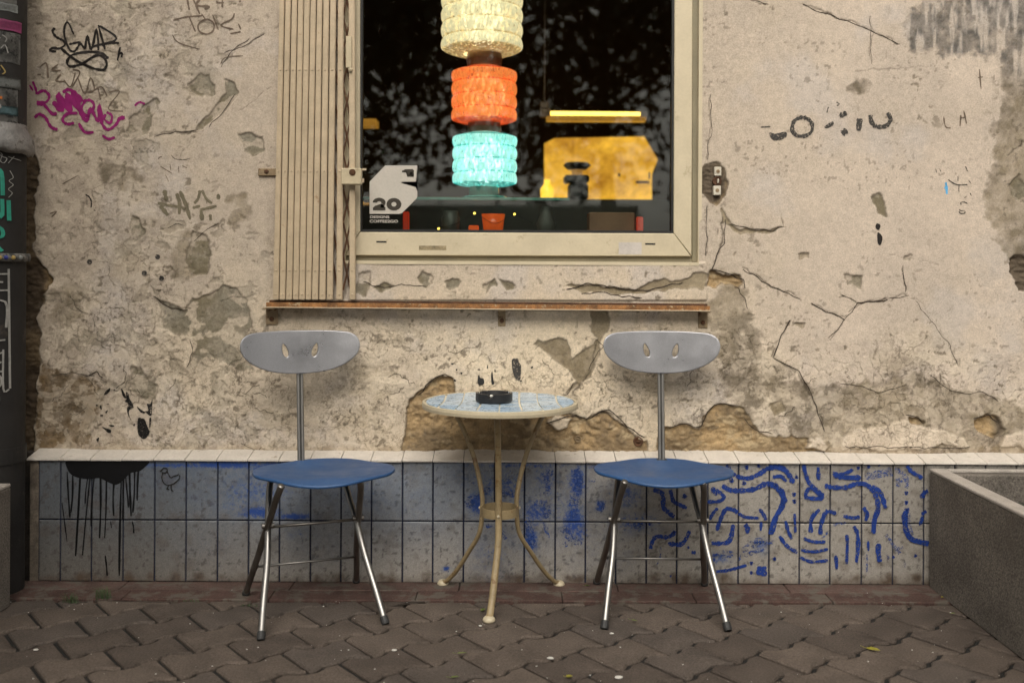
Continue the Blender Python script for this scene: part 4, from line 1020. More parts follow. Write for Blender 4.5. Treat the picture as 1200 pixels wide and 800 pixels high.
# stacked glass lamp
lx = P(568, 233, 4.1).x
lamp = empty('glass_lamp', (lx, 4.1, shz), label='tall lamp of ribbed cream, orange and turquoise glass drums stacked in the shop window', cat='lamp')
def lz(py): return P(568, py, 4.1).z-shz
def drum(px_c, y_top, y_bot, rpx, nr, mat, label):
    z0, z1 = lz(y_bot), lz(y_top); r = rpx*4.1/F; cxx = P(px_c, 200, 4.1).x-lx
    n = 64; bm = bmesh.new(); pr = [(r*.45, z0)]
    for i in range(nr*10+1):
        t = i/(nr*10); zz = z0+.004+(z1-z0-.008)*t
        rr = r*(.935+.065*abs(math.sin(math.pi*t*nr))**.6)
        if t < .06: rr *= .80+.20*math.sin(t/.06*math.pi/2)
        if t > .94: rr *= .80+.20*math.sin((1-t)/.06*math.pi/2)
        pr.append((rr, zz))
    pr.append((r*.45, z1))
    lathe(bm, pr, (cxx, 0, 0), n)
    o = fin(bm, 'glass_drum', mat, lamp, smooth=True); o['label'] = label
    at = o.data.attributes.new('rib', 'FLOAT', 'POINT')
    at.data.foreach_set('value', [min(1, max(0, (math.hypot(v.co.x-cxx, v.co.y)/r-.90)/.09))*(.55+.45*math.sin(math.pi*min(1, max(0, (v.co.z-z0)/(z1-z0))))) for v in o.data.vertices])
def core(pc, y0, y1, mat):
    bm = bmesh.new(); z0, z1 = lz(y1), lz(y0); zc = (z0+z1)/2
    bmesh.ops.create_icosphere(bm, subdivisions=3, radius=1, matrix=Matrix.Translation((P(pc, 200, 4.1).x-lx, 0, zc)) @ Matrix.Diagonal((.088, .088, (z1-z0)*.44, 1)))
    fin(bm, 'bulb', mat, lamp, smooth=True)
core(568, 157, 219, glow('teal_bulb', (.70, 1, .97), 2.0)); core(567, 81, 145, glow('orange_bulb', (1, .42, .13), 1.6)); core(564, -40, 62, glow('cream_bulb', (1, .86, .58), 1.5))
drum(568, 157, 219, 38, 4, M['glow_teal'], 'turquoise ribbed glass drum')
drum(567, 81, 145, 38.5, 4, M['glow_orange'], 'orange ribbed glass drum')
drum(564, -42, 64, 48, 6, M['glow_cream'], 'cream ribbed glass drum')
for y0, y1, r0, mt in [(219, 230, 17, 'green_glass'), (143, 156, 19, 'brass'), (62, 79, 20, 'brass'), (-60, -40, 20, 'brass')]:
    bm = bmesh.new(); r = r0*4.1/F; lathe(bm, [(0.001, lz(y1)), (r, lz(y1)), (r*1.04, lz((y0+y1)/2)), (r, lz(y0)), (.001, lz(y0))], ((P(567, 0, 4.1).x-lx)*.5, 0, 0), 32)
    fin(bm, 'collar', M[mt], lamp, smooth=False)
bm = bmesh.new(); lathe(bm, [(.001, 0), (.088, 0), (.094, .004), (.088, .009), (.03, .014), (.001, .014)], (0, 0, 0), 40); fin(bm, 'base_disc', M['green_glass'], lamp)
bm = bmesh.new(); tube(bm, [Vector((0, 0, lz(-60))), Vector((0, 0, 3.4-shz))], .004); fin(bm, 'cable', M['brass'], lamp)
# backlit yellow panel, deep in the shop
YP = 6.0
yp = empty('yellow_panel', P(700, 232, YP), label='large glowing yellow panel with a pointed right edge at the back of the shop', cat='light panel')
bm = bmesh.new(); q = [P(a, b, YP)-yp.location for a, b in [(638,262),(638,168),(650,162),(755,160),(771,187),(764,204),(764,262)]]
prism(bm, q, (0, .06, 0)); fin(bm, 'panel_face', M['glow_yellow'], yp)
bm = bmesh.new(); a, b = P(745, 215, YP)-yp.location, P(761, 212, YP)-yp.location; box(bm, (a.x, -.003, a.z), (b.x, 0.001, b.z)); a, b = P(724, 207, YP)-yp.location, P(727, 203, YP)-yp.location; box(bm, (a.x, -.003, a.z), (b.x, 0.001, b.z)); a, b = P(760, 210, YP)-yp.location, P(762, 202, YP)-yp.location; box(bm, (a.x, -.003, a.z), (b.x, .001, b.z)); fin(bm, 'panel_print', M['card'], yp)
# tube light
tl = empty('tube_light', P(695, 133, 5.4), label='horizontal glowing yellow tube light on a dark bracket inside the shop', cat='light')
bm = bmesh.new(); a, b = P(645, 133, 5.4)-tl.location, P(750, 134, 5.4)-tl.location; tube(bm, [a, b], .012, 14); fin(bm, 'tube', M['glow_tube'], tl, smooth=True)
bm = bmesh.new(); a, b = P(640, 142, 5.4)-tl.location, P(757, 136.5, 5.4)-tl.location; box(bm, (a.x, -.02, a.z), (b.x, .05, b.z), .004); fin(bm, 'reflector', M['amber'], tl)
bm = bmesh.new(); a, b = P(632, 138, 5.4)-tl.location, P(645, 127, 5.4)-tl.location; box(bm, (a.x, -.02, a.z), (b.x, .02, b.z), .006); a, b = P(633, 127, 5.4)-tl.location, P(643, 119, 5.4)-tl.location; box(bm, (a.x, -.01, a.z), (b.x, .01, b.z), .004)
a, b = P(750, 138, 5.4)-tl.location, P(758, 131, 5.4)-tl.location; box(bm, (a.x, -.02, a.z), (b.x, .02, b.z), .003); fin(bm, 'end_cap', M['brass'], tl)
bm = bmesh.new(); tube(bm, [P(638, 120, 5.4)-tl.location, Vector((P(638, 120, 5.4).x-tl.location.x, 0, 3.4-tl.location.z))], .004, 6); fin(bm, 'hanger', M['brass'], tl)
# service counter with grinder
bm = bmesh.new(); cz_ = P(600, 233, 5.2).z; box(bm, (-1.2, 0, -cz_), (1.1, .5, 0), .004); o = fin(bm, 'service_counter', M['counter']); o.location = (0, 5.2, cz_); tag(o, 'dark tall service counter across the shop in front of the yellow panel', 'counter')
gr = empty('coffee_grinder', (P(676, 232, 5.3).x, 5.3, cz_), label='black machine with a round flat lid standing before the yellow panel', cat='coffee grinder')
def gz(py): return P(676, py, 5.3).z-cz_
bm = bmesh.new(); box(bm, (-.048, -.05, 0), (.058, .05, gz(215)-.001), .012); fin(bm, 'base', M['ash'], gr)
bm = bmesh.new(); box(bm, (-.070, -.06, gz(215)), (.062, .06, gz(206)), .010); fin(bm, 'body', M['ash'], gr)
bm = bmesh.new(); lathe(bm, [(.001, gz(206)), (.025, gz(206)), (.03, gz(199))], (0, 0, 0), 20); fin(bm, 'neck', M['amber'], gr)  # neck glows amber by itself, in place of light through the hopper
bm = bmesh.new(); lathe(bm, [(.001, gz(199)), (.05, gz(199)), (.074, gz(194)), (.06, gz(191)), (.001, gz(190))], (0, 0, 0), 28); fin(bm, 'lid', M['ash'], gr)
def lathed(name, prof_, loc, mat, label, cat, seg=24):
    bm = bmesh.new(); lathe(bm, prof_, (0, 0, 0), seg); o = fin(bm, name, mat, smooth=True); o.location = loc; return tag(o, label, cat)
lathed('syrup_bottle', [(.001, 0), (.034, 0), (.036, .06), (.018, .085), (.016, .11), (.001, .11)], (P(641, 232, 5.3).x, 5.3, cz_), M['glow_tube'] if 0 else glow('glowing_yellow_plastic', (1, .55, .03), 1.2), 'small bright yellow bottle on the counter left of the black machine', 'bottle')  # no lamp: brightness put into the bottle as its own glow
ys = 4.05
lathed('orange_cup', [(.001, 0), (.036, 0), (.048, P(578, 251, ys).z-sz), (.045, P(578, 251, ys).z-sz), (.034, .01), (.001, .01)], (P(578, 251, ys).x, ys, sz), M['orange_cup'], 'bright orange cup on the window board under the glass lamp', 'cup')
lathed('grey_vase', [(.001, 0), (.03, 0), (.04, .05), (.025, .09), (.02, .12), (.018, .12), (.001, .02)], (P(640, 251, ys).x, ys, sz), M['greyobj'], 'grey vase on the window board right of the orange cup', 'vase')
lathed('dark_jar', [(.001, 0), (.035, 0), (.038, .07), (.03, .085), (.03, .10), (.001, .10)], (P(528, 251, ys).x, ys, sz), M['greyobj'], 'dark round jar on the window board left of the orange cup', 'jar')
thing_box('red_stick', 472, 248, 479.5, 277, ys, .02, M['red_pl'], 'thin upright red stick behind the lower right of the sticker', 'stick')
thing_box('orange_box', 549, 264, 561, 277, ys, .03, M['orange_cup'], 'small low orange box just left of the orange cup', 'box')
thing_box('cardboard_box', 690, 249, 744, 277, ys+.03, .10, M['card'], 'brown cardboard box in the right corner of the window board', 'box')
thing_box('red_bottle', 746, 254, 754, 277, ys, .03, M['red_pl'], 'narrow orange-red pack right of the cardboard box', 'pack')
thing_box('amber_reflection', 420, 139, 441, 148, 5.0, .1, M['amber'], 'glowing box for an amber reflection at the left edge of the glass above the sticker', 'light')  # added glowing box standing in for the reflection of an amber lamp
thing_box('amber_reflection', 420, 232, 432, 239, 4.6, .1, M['amber'], 'glowing box for an amber reflection at the left edge of the glass beside the sticker', 'light')  # second added glowing box for the amber reflection
fl_ = empty('fairy_light_string', P(556, 254, 4.0), label='string of tiny yellow lights low behind the window glass', cat='string lights')
cab = [P(a, b, 4.0)-fl_.location for a, b in [(500, 258), (514, 266), (535, 262), (556, 251), (580, 262), (603, 252), (625, 262)]]
bm = bmesh.new(); tube(bm, catmull(cab, 5), .0012, 6); fin(bm, 'cable', M['ash'], fl_)
for a, b in [(514, 268), (556, 250), (603, 251)]:
    bm = bmesh.new(); bmesh.ops.create_icosphere(bm, subdivisions=2, radius=.005, matrix=Matrix.Translation(P(a, b, 4.0)-fl_.location)); fin(bm, 'bulb', M['bulb'], fl_)

# ============================================================ FOLDING GRILLE AND ITS RAIL
YR = YW-.06
rail = empty('grille_rail', P(571, 358, YR), label='rusty steel channel rail under the window on three wall brackets', cat='rail')
RO = rail.location
a, b = P(312, 357, YR), P(832, 361.3, YR)
ang = math.atan2(b.z-a.z, b.x-a.x); L = (b-a).length; mid = (a+b)/2-RO
rotm = Matrix.Rotation(-ang, 3, 'Y')
def rbx(y0, z0, y1, z1, x0=-L/2, x1=L/2, bev=.0012, name='rail_lip', mat='rust'):
    bm = bmesh.new(); vs = box(bm, (x0, y0, z0), (x1, y1, z1), bev)
    for v in bm.verts: v.co = rotm @ v.co + mid
    return fin(bm, name, M[mat], rail)
rbx(-.003, -.009, 0, .009, name='front_lip'); rbx(.002, -.010, .044, -.006, -L/2+.001, L/2-.001, name='rail_base', mat='rust_dark'); rbx(.046, -.009, .050, .016, name='back_lip', mat='rust_dark')
rbx(-.0045, -.0115, -.0005, -.0075, -L/2, L/2, .001, name='rail_edge', mat='slat')
for px, py, w_ in [(319, 367, 14), (588, 370, 9), (823.5, 373, 11)]:
    c = P(px, py, YW)-RO; yw = wy(c.x+RO.x, c.z+RO.z)-RO.y
    bm = bmesh.new(); hw = w_/2*YW/F; top = mid.z+math.sin(ang)*(c.x-mid.x)-.011
    box(bm, (c.x-hw, yw-.006, top-.066), (c.x+hw, yw+.012, top), .0015); box(bm, (c.x-hw, .0, top-.006), (c.x+hw, yw-.001, top-.001), .001)
    br = fin(bm, 'bracket', M['bracket'], rail)
    bm = bmesh.new(); lathe(bm, [(.0001, -.006), (.006, -.006), (.009, 0), (.009, .003)], (c.x, yw-.006, top-.045), 12, 'Y'); fin(bm, 'bolt', M['rust_dark'], br)
gl_ = empty('folding_grille', P(365, 350, YR+.02), label='folded cream scissor grille of narrow upright steel slats left of the window', cat='grille')
GO = gl_.location
YS = YR+.014
bot = [(319.8,326.2),(327.4,334),(335.2,342),(343,349.5),(350.3,357),(358,364.5),(365.5,372.5),(374,381.2),(382.8,389.6),(394,401),(409.6,416.2)]
topx = [(327.5,333),(334.5,340.5),(342,348),(349.3,355.5),(356.6,362.8),(364,370.2),(371.5,377.5),(379,385.5),(387,393.5),(396,402.5),(408.5,415.5)]
for i, ((b0, b1), (t0, t1)) in enumerate(zip(bot, topx)):
    yb_ = 351.5; yt_ = -70
    def xe(x_b, x_t, y): return x_t+(x_b-x_t)*(y/yb_)
    bm = bmesh.new(); yy = YS+(i % 2)*.003+ (.006 if i == 9 else 0)
    q = [P(b0, yb_, yy), P(b1, yb_, yy), P(xe(b1, t1, yt_), yt_, yy), P(xe(b0, t0, yt_), yt_, yy)]
    vs = prism(bm, [p-GO for p in q], (0, .018, 0)); bmesh.ops.bevel(bm, geom=bm.edges[:], offset=.0028, segments=2, affect='EDGES')
    s = fin(bm, 'slat', M['slat'], gl_)
    bm = bmesh.new()
    for ry in (82, 201, 317, 345):
        xx = (xe(b0, t0, ry)+xe(b1, t1, ry))/2; c = P(xx, ry, yy)-GO
        lathe(bm, [(.0001, -.003), (.003, -.0022), (.0042, 0)], (c.x, c.y, c.z), 8, 'Y')
    fin(bm, 'rivets', M['slat'], s)
bm = bmesh.new()                       # crossing links seen in the open gaps
for y0 in range(-60, 340, 40):
    for xA, xB, sgn in [(402, 411, 1), (402, 411, -1), (389, 396, 1)]:
        a = P(xA, y0+(0 if sgn > 0 else 40), YS+.022)-GO; b = P(xB, y0+(40 if sgn > 0 else 0), YS+.022)-GO
        tube(bm, [a, b], .0035, 6)
fin(bm, 'scissor_links', M['rust_dark'], gl_)
bm = bmesh.new(); a, b = P(405.5, 80, YS)-GO, P(412.5, 43, YS)-GO; box(bm, (a.x, a.y-.008, a.z), (b.x, a.y-.001, b.z), .0015); c = P(411, 82, YS)-GO; lathe(bm, [(.0001, -.012), (.007, -.010), (.007, 0)], (c.x, c.y, c.z), 10, 'Y'); fin(bm, 'latch_plate', M['cream'], gl_)
bm = bmesh.new(); a, b = P(401, 217, YS)-GO, P(425, 198, YS)-GO; box(bm, (a.x, a.y-.030, a.z), (b.x, a.y-.004, b.z), .003); lk = fin(bm, 'lock_box', M['cream'], gl_)
bm = bmesh.new(); c = P(413, 203, YS-.030)-GO; lathe(bm, [(.0001, -.0016), (.0125, -.0016), (.0125, .003)], (c.x, c.y, c.z+.003), 18, 'Y'); box(bm, (c.x-.003, c.y-.004, c.z-.004), (c.x+.008, c.y-.001, c.z+.008), .001); fin(bm, 'keyhole', M['rust_dark'], lk)
bm = bmesh.new(); c = P(402, 205, YS-.01)-GO; box(bm, (c.x-.008, c.y-.012, c.z-.004), (c.x, c.y-.001, c.z+.014), .001); c = P(425, 200, YS-.01)-GO; box(bm, (c.x-.001, c.y-.004, c.z), (c.x+.014, c.y-.001, c.z+.008), .001); box(bm, (c.x-.001, c.y-.004, c.z-.045), (c.x+.006, c.y-.001, c.z-.030), .001); fin(bm, 'lock_tongue', M['slat'], lk)
# hinge lug in the wall
q = P(313, 202, YW)
hl = empty('hinge_lug', (q.x, wy(q.x, q.z), q.z), label='rusty flat hinge lug set in the plaster at the left edge of the grille', cat='hinge')
bm = bmesh.new(); box(bm, (-.032, -.010, -.014), (.045, .006, .014), .002); fin(bm, 'lug_plate', M['bracket'], hl)
bm = bmesh.new(); lathe(bm, [(.0001, -.016), (.006, -.015), (.009, -.010)], (0, 0, .002), 12, 'Y'); fin(bm, 'bolt', M['rust_dark'], hl)

# ============================================================ CHAIRS
def chair():
    t = empty('folding_chair'); hub = None
    fl, fr, bl, brr = (-.2, -.225), (.2, -.225), (-.2, .225), (.2, .225)
    for s in (-1, 1):
        # front-foot tube runs up and back under the rear of the seat
        pts = catmull([Vector((s*.100, .160, .463)), Vector((s*.117, .150, .443)), Vector((s*.130, .118, .410)), Vector((s*.142, .060, .345)), Vector((s*.151, .0, .290)), Vector((s*.163, -.075, .200)), Vector((s*.184, -.155, .095)), Vector((s*.198, -.216, .018))], 6)
        bm = bmesh.new(); tube(bm, pts, .0112, 14); lg = fin(bm, 'leg', M['steel'], t, smooth=True)
        dd_ = (pts[-1]-pts[-2]).normalized(); bm = bmesh.new(); tube(bm, [pts[-1]-dd_*.006, pts[-1]+dd_*.012, pts[-1]+dd_*.020], [.0132, .0138, .012], 14); fin(bm, 'rubber_foot', M['rubber'], lg)
        pts = catmull([Vector((s*.128, -.150, .4665)), Vector((s*.136, -.135, .438)), Vector((s*.142, -.100, .400)), Vector((s*.150, -.045, .335)), Vector((s*.158, .010, .280)), Vector((s*.172, .095, .175)), Vector((s*.190, .175, .070)), Vector((s*.198, .220, .014))], 6)
        bm = bmesh.new(); tube(bm, pts, .0112, 14); lg = fin(bm, 'leg', M['steel_dark'], t, smooth=True); lg['label'] = 'darker rear leg'
        dd_ = (pts[-1]-pts[-2]).normalized(); bm = bmesh.new(); tube(bm, [pts[-1]-dd_*.006, pts[-1]+dd_*.010], [.0132, .0134], 14); fin(bm, 'rubber_foot', M['rubber'], lg)
        bm = bmesh.new(); lathe(bm, [(.0001, -.020), (.009, -.020), (.009, .020), (.0001, .020)], (s*.153, -.013, .305), 14, 'X'); fin(bm, 'pivot_bolt', M['steel_dark'], t)
    bm = bmesh.new(); tube(bm, [Vector((-.150, -.013, .300)), Vector((.150, -.013, .300))], .0048, 10); fin(bm, 'cross_bar', M['steel_dark'], t, smooth=True)
    bm = bmesh.new(); tube(bm, [Vector((-.180, .125, .130)), Vector((.180, .125, .130))], .0042, 10); fin(bm, 'cross_bar', M['steel'], t, smooth=True)
    bm = bmesh.new(); box(bm, (-.09, .120, .446), (.09, .145, .456), .003); fin(bm, 'seat_mount', M['rubber'], t)
    
    # seat: wide leaf shape
    o_ = [(-.234, .034), (-.212, .088), (-.150, .140), (-.085, .182), (0, .196), (.085, .182), (.150, .140), (.212, .088), (.234, .034), (.234, -.022), (.212, -.080), (.150, -.128), (.080, -.168), (0, -.182), (-.080, -.168), (-.150, -.128), (-.212, -.080), (-.234, -.022)]
    o_ = [(p.x, p.y) for p in catmull([Vector((a, b, 0)) for a, b in o_], 5, True)]
    bm = plate(o_, [], .011, .0045, 30, 24, 3)
    for v in bm.verts:
        x, y = v.co.x, v.co.y
        z = .004*(abs(x)/.24)**2-.007*math.exp(-((y-.03)/.10)**2-(x/.13)**2)
        if y > .10: z += .005*((y-.10)/.09)**2
        if y < -.10: z -= .010*((-.10-y)/.08)**2
        v.co.z += .468+z
    fin(bm, 'seat', M['blue'], t, smooth=True)
    # post: two parallel tubes
    for s in (-1, 1):
        a, b = Vector((s*.0062, .180, .445)), Vector((s*.0062, .226, .825))
        pts = catmull([a, a.lerp(b, .3), a.lerp(b, .6), b], 4)
        bm = bmesh.new(); tube(bm, pts, .0066, 12); fin(bm, 'post', M['steel'], t, smooth=True)
    bm = bmesh.new(); box(bm, (-.022, .168, .452), (.022, .192, .478), .004); fin(bm, 'post_socket', M['rubber'], t)
    # backrest: flat-topped oval with two slanted drop-shaped holes
    w, hh = .213, .0745
    half = [(0, .072), (.07, .0715), (.13, .069), (.175, .064), (.201, .050), (.211, .028), (.208, .004), (.192, -.021), (.160, -.045), (.110, -.065), (.055, -.0745), (0, -.077)]
    o_ = [Vector((a, b, 0)) for a, b in half]+[Vector((-a, b, 0)) for a, b in half[::-1][1:-1]]
    o_ = [(p.x, p.y) for p in catmull(o_, 5, True)]
    hs_ = []
    for s in (-1, 1):
        q = []
        for i in range(20):
            a = 2*math.pi*i/20; rx, ry = .0125*(1-.22*math.sin(a)), .0275
            x, y = rx*math.cos(a), ry*math.sin(a); th = -s*R(16)
            q.append((s*.054+x*math.cos(th)-y*math.sin(th), .004+x*math.sin(th)+y*math.cos(th)))
        hs_.append(q)
    bm = plate(o_, hs_, .009, .003, 26, 1, 2)
    for v in bm.verts:
        x, y, z = v.co
        v.co = Vector((x, .222-z-.030*(x/.213)**2+y*.16, .868+y))
    fin(bm, 'backrest', M['silver'], t, smooth=True)
    return t
def copy_tree(o, parent=None):
    c = o.copy(); COL.objects.link(c)
    if parent is not None: c.parent = parent
    for ch in list(o.children): copy_tree(ch, c)
    return c
c1 = chair()
# placement from the four feet
def place(o, fl, fr, bl, br_):
    q = [G(*fl), G(*fr), G(*bl), G(*br_)]; c = sum(q, Vector())/4
    ax = ((q[1]-q[0])+(q[3]-q[2])); o.location = (c.x, c.y, 0); o.rotation_euler = (0, 0, math.atan2(ax.y, ax.x))
place(c1, (313, 750), (457, 730), (283, 698), (411, 685))
tag(c1, 'blue-seated steel folding chair left of the table, turned slightly to the right', 'chair', 'folding chairs by the bistro table')
c2 = copy_tree(c1)
for c_, rz_, dx_, dy_, dz_, px_ in ((c1, -15, .036, -.012, .003, -.012), (c2, -5, .018, 0, .0, .034)):
    for ch in c_.children:
        if ch.name.startswith(('post', 'backrest')): ch.location = (px_, 0, 0)
        if ch.name.startswith('seat') and 'mount' not in ch.name: ch.rotation_euler = (0, 0, R(rz_)); ch.location = (dx_, dy_, dz_)
place(c2, (699, 736), (848, 743), (702, 686), (835, 684))
tag(c2, 'blue-seated steel folding chair right of the table, facing the street squarely', 'chair', 'folding chairs by the bistro table')

# ============================================================ TABLE
TC = Vector((P(586, 469, 3.5).x, 3.50, 0)); TZ = P(586, 469.5, 3.5).z; TR = .272
tb_ = empty('bistro_table', (TC.x, 3.50, 0), label='round bistro table with pale blue mosaic top on three curved cream legs', cat='table')
bm = bmesh.new(); lathe(bm, [(.001, TZ-.020), (TR-.010, TZ-.020), (TR-.010, TZ-.004), (.001, TZ-.004)], (0, 0, 0), 64); fin(bm, 'table_board', M['mosaic_grout'], tb_)
bm = bmesh.new(); lathe(bm, [(TR-.012, TZ-.021), (TR, TZ-.021), (TR+.0015, TZ-.011), (TR, TZ-.001), (TR-.003, TZ+.0005), (TR-.009, TZ-.001), (TR-.009, TZ-.003)], (0, 0, 0), 96); fin(bm, 'table_rim', M['table_rim'], tb_, smooth=False)
def cell(poly, mt):
    bm = bmesh.new(); prism(bm, [(p[0], p[1], TZ-.0045) for p in poly], (0, 0, .0045))
    fin(bm, 'mosaic_tile', M[mt], tb_)
rr0 = TR-.014
mt_ = lambda: rnd.choice(['mos0', 'mos0', 'mos1', 'mos2'])
# columns of small tiles between bowed cream joints
def jc(k_, y): return k_*.066*(1+.20*(abs(y)/.27)**2*(1 if y < 0 else .2))
for k_ in range(-4, 4):
    yv = -.25
    while yv < .25:
        y2 = yv+.0285
        g1, g2 = .0024, .0009
        q = [(jc(k_, yv)+g1+.003*(k_ % 2), yv+g2), (jc(k_+1, yv)-g1, yv+g2), (jc(k_+1, y2)-g1, y2-g2), (jc(k_, y2)+g1+.003*(k_ % 2), y2-g2)]
        q2 = []
        for a, b in q:
            r = math.hypot(a, b); lim = rr0
            if r > lim:
                if abs(b) < lim: a = math.copysign(math.sqrt(lim*lim-b*b), a)
                else: a, b = a/r*lim, b/r*lim
            q2.append((a, b))
        ar = .5*sum(q2[i][0]*q2[(i+1) % 4][1]-q2[(i+1) % 4][0]*q2[i][1] for i in range(4))
        if ar > .0003: cell(q2, mt_())
        yv = y2
ftpx = [(573, 728), (519, 685), (655, 686)]
ring_r = .071
for fx, fy in ftpx:
    f = G(fx, fy)-TC; f.z = 0
    if fy < 700: f = f*1.0
    u = Vector((f.x, f.y)).normalized(); R0 = math.hypot(f.x, f.y)
    dirv = Vector((u.x, u.y, 0))
    # keep the tripod even at the top, lean out to each foot
    e = {0: Vector((0, -1, 0))}.get(0)
    az = {573: R(-92), 519: R(150), 655: R(32)}[fx]
    dv = Vector((math.cos(az), math.sin(az), 0))
    prof_ = [(.205, TZ-.026), (.188, TZ-.055), (.143, TZ-.13), (.103, TZ-.22), (.076, TZ-.32), (.071, .325), (.082, .235)]
    pts = [dv*r+Vector((0, 0, z)) for r, z in prof_]
    a = pts[-1]; foot = Vector((f.x, f.y, 0))
    for tt, z in [(.30, .150), (.62, .070), (.88, .022), (1.0, .012)]:
        pts.append(Vector((a.x+(foot.x-a.x)*tt, a.y+(foot.y-a.y)*tt, z)))
    pts = catmull(pts, 6)
    bm = bmesh.new(); tube(bm, pts, lambda t_: (.0105+.002*t_, .0105) if fy > 700 else (.0095, .0080), 14); lg = fin(bm, 'leg', M['table'], tb_, smooth=True)
    bm = bmesh.new(); lathe(bm, [(.001, 0), (.019, 0), (.0215, .006), (.019, .013), (.013, .018), (.001, .020)], (foot.x, foot.y, 0), 20); fin(bm, 'foot_pad', M['table_rim'], lg, smooth=True)
bm = bmesh.new(); zr = .322
rgs = lathe(bm, [(ring_r-.010, zr-.016), (ring_r-.006, zr-.016), (ring_r-.006, zr+.015), (ring_r-.010, zr+.015), (ring_r-.010, zr-.016)], (0, 0, 0), 40); fin(bm, 'leg_ring', M['table'], tb_)
bm = bmesh.new()
for az in (R(150), R(32), R(-92)):
    c = Vector((math.cos(az), math.sin(az), 0))*(ring_r+.011); bmesh.ops.create_icosphere(bm, subdivisions=1, radius=.006, matrix=Matrix.Translation((c.x, c.y, zr)))
fin(bm, 'ring_bolts', M['table_rim'], tb_)
# ashtray
az_ = empty('ashtray', (P(579, 460, 3.47).x, 3.47, TZ+.001), label='round black ashtray with a cigarette end on the table', cat='ashtray')
bm = bmesh.new(); r = .0645; hA = .032
N = 72; prs = [(.001, 0), (r*.93, 0), (r, .006), (r, hA), (r-.008, hA), (r-.013, .010), (.001, .008)]
rg = lathe(bm, prs, (0, 0, 0), N)
for k_ in range(N):
    a = 360*k_/N
    for nt_ in (30, 150, 262):
        if abs((a-nt_+180) % 360-180) < 8:
            rg[3][k_].co.z = rg[4][k_].co.z = hA-.013
fin(bm, 'tray', M['ash'], az_)
bm = bmesh.new(); aa = R(262); dv = Vector((math.cos(aa), math.sin(aa), 0)); tube(bm, [dv*.030+Vector((0, 0, .022)), dv*.068+Vector((0, 0, .029))], .0042, 10); fin(bm, 'cigarette_end', M['butt'], az_, smooth=True)

# ============================================================ PLANTERS
cr = P(1090, 549, YT-.02); zp = cr.z
pl = empty('planter', (cr.x+.45, 3.0, 0), label='large open concrete planter at the right edge against the tiled wall', cat='planter')
def planter(par, x0, x1, y0, y1, z, t=.055):
    o_ = par.location
    def bx_(name, a, b, m_, bev=.004):
        bm = bmesh.new(); box(bm, [a[i]-o_[i] for i in range(3)], [b[i]-o_[i] for i in range(3)], bev); fin(bm, name, m_, par)
    bx_('side_panel', (x0, y0, 0), (x0+t, y1, z-.012), M['planter']); bx_('side_panel', (x1-t, y0, 0), (x1, y1, z-.012), M['planter'])
    bx_('side_panel', (x0+t+.001, y0+.001, 0), (x1-t-.001, y0+t, z-.012), M['planter']); bx_('side_panel', (x0+t+.001, y1-t, 0), (x1-t-.001, y1-.001, z-.012), M['planter'])
    bx_('rim', (x0-.001, y0, z-.012), (x0+t+.002, y1+.001, z), M['planter_rim'], .003); bx_('rim', (x1-t, y0, z-.012), (x1, y1, z), M['planter_rim'], .003)
    bx_('rim', (x0+t+.003, y0, z-.012), (x1-t-.001, y0+t, z), M['planter_rim'], .003); bx_('rim', (x0+t+.003, y1-.025, z-.012), (x1-t-.001, y1, z), M['planter_rim'], .003)
    bx_('soil', (x0+t, y0+t, .05), (x1-t, y1-t, z-.11), M['soil'], 0)
planter(pl, cr.x, cr.x+.95, 2.3, YT-.015, zp)
xl = P(12.5, 640, 3.44).x
pl2 = empty('planter', (xl-.3, 3.1, 0), label='grey concrete planter cut off by the left edge of the photo', cat='planter')
planter(pl2, xl-.75, xl, 2.95, 3.44, P(10, 566, 3.44).z)

# ============================================================ DOWNPIPE AT THE LEFT
YD = 3.60
pxc, pr_ = P(-8, 300, YD).x, 35*YD/F
dp = empty('downpipe', (pxc, YD, 0), label='thick black downpipe plastered with stickers and graffiti at the left edge', cat='downpipe')
bm = bmesh.new(); lathe(bm, [(pr_, -.02), (pr_, P(0, -200, YD).z)], (0, 0, 0), 48); fin(bm, 'pipe', M['pipe'], dp, smooth=True)
def cylp(px, py, rad):                # point of the pipe surface for a wall-plane position, relative to the pipe
    x = P(px, py, YD).x-pxc; x = max(-rad*.98, min(rad*.98, x)); y = -math.sqrt(rad*rad-x*x)
    z = P(px, py, YD).z
    return Vector((x, y, z))
def sleeve(y0, y1, rad, mat, name='sticker', a0=200, a1=350, label=None, wob=0):
    bm = bmesh.new(); z0, z1 = P(10, y1, YD).z, P(10, y0, YD).z
    n = 24; rings = []
    for j in range(5):
        t_ = j/4; ring = []
        for k_ in range(n+1):
            a = R(a0+(a1-a0)*k_/n); rr = rad+wob*(rnd.random()-.5)
            zz = z0+(z1-z0)*t_+(wob*.8*math.sin(k_*1.3+j) if j in (0, 4) else 0)
            ring.append(bm.verts.new((rr*math.cos(a), rr*math.sin(a), zz)))
        rings.append(ring)
    for p, q in zip(rings[:-1], rings[1:]):
        for k_ in range(n): bm.faces.new((p[k_], p[k_+1], q[k_+1], q[k_]))
    # give it a back so that it has thickness
    bmesh.ops.solidify(bm, geom=bm.faces[:], thickness=.0006)
    o = fin(bm, name, mat, dp, smooth=True)
    if label: o['label'] = label
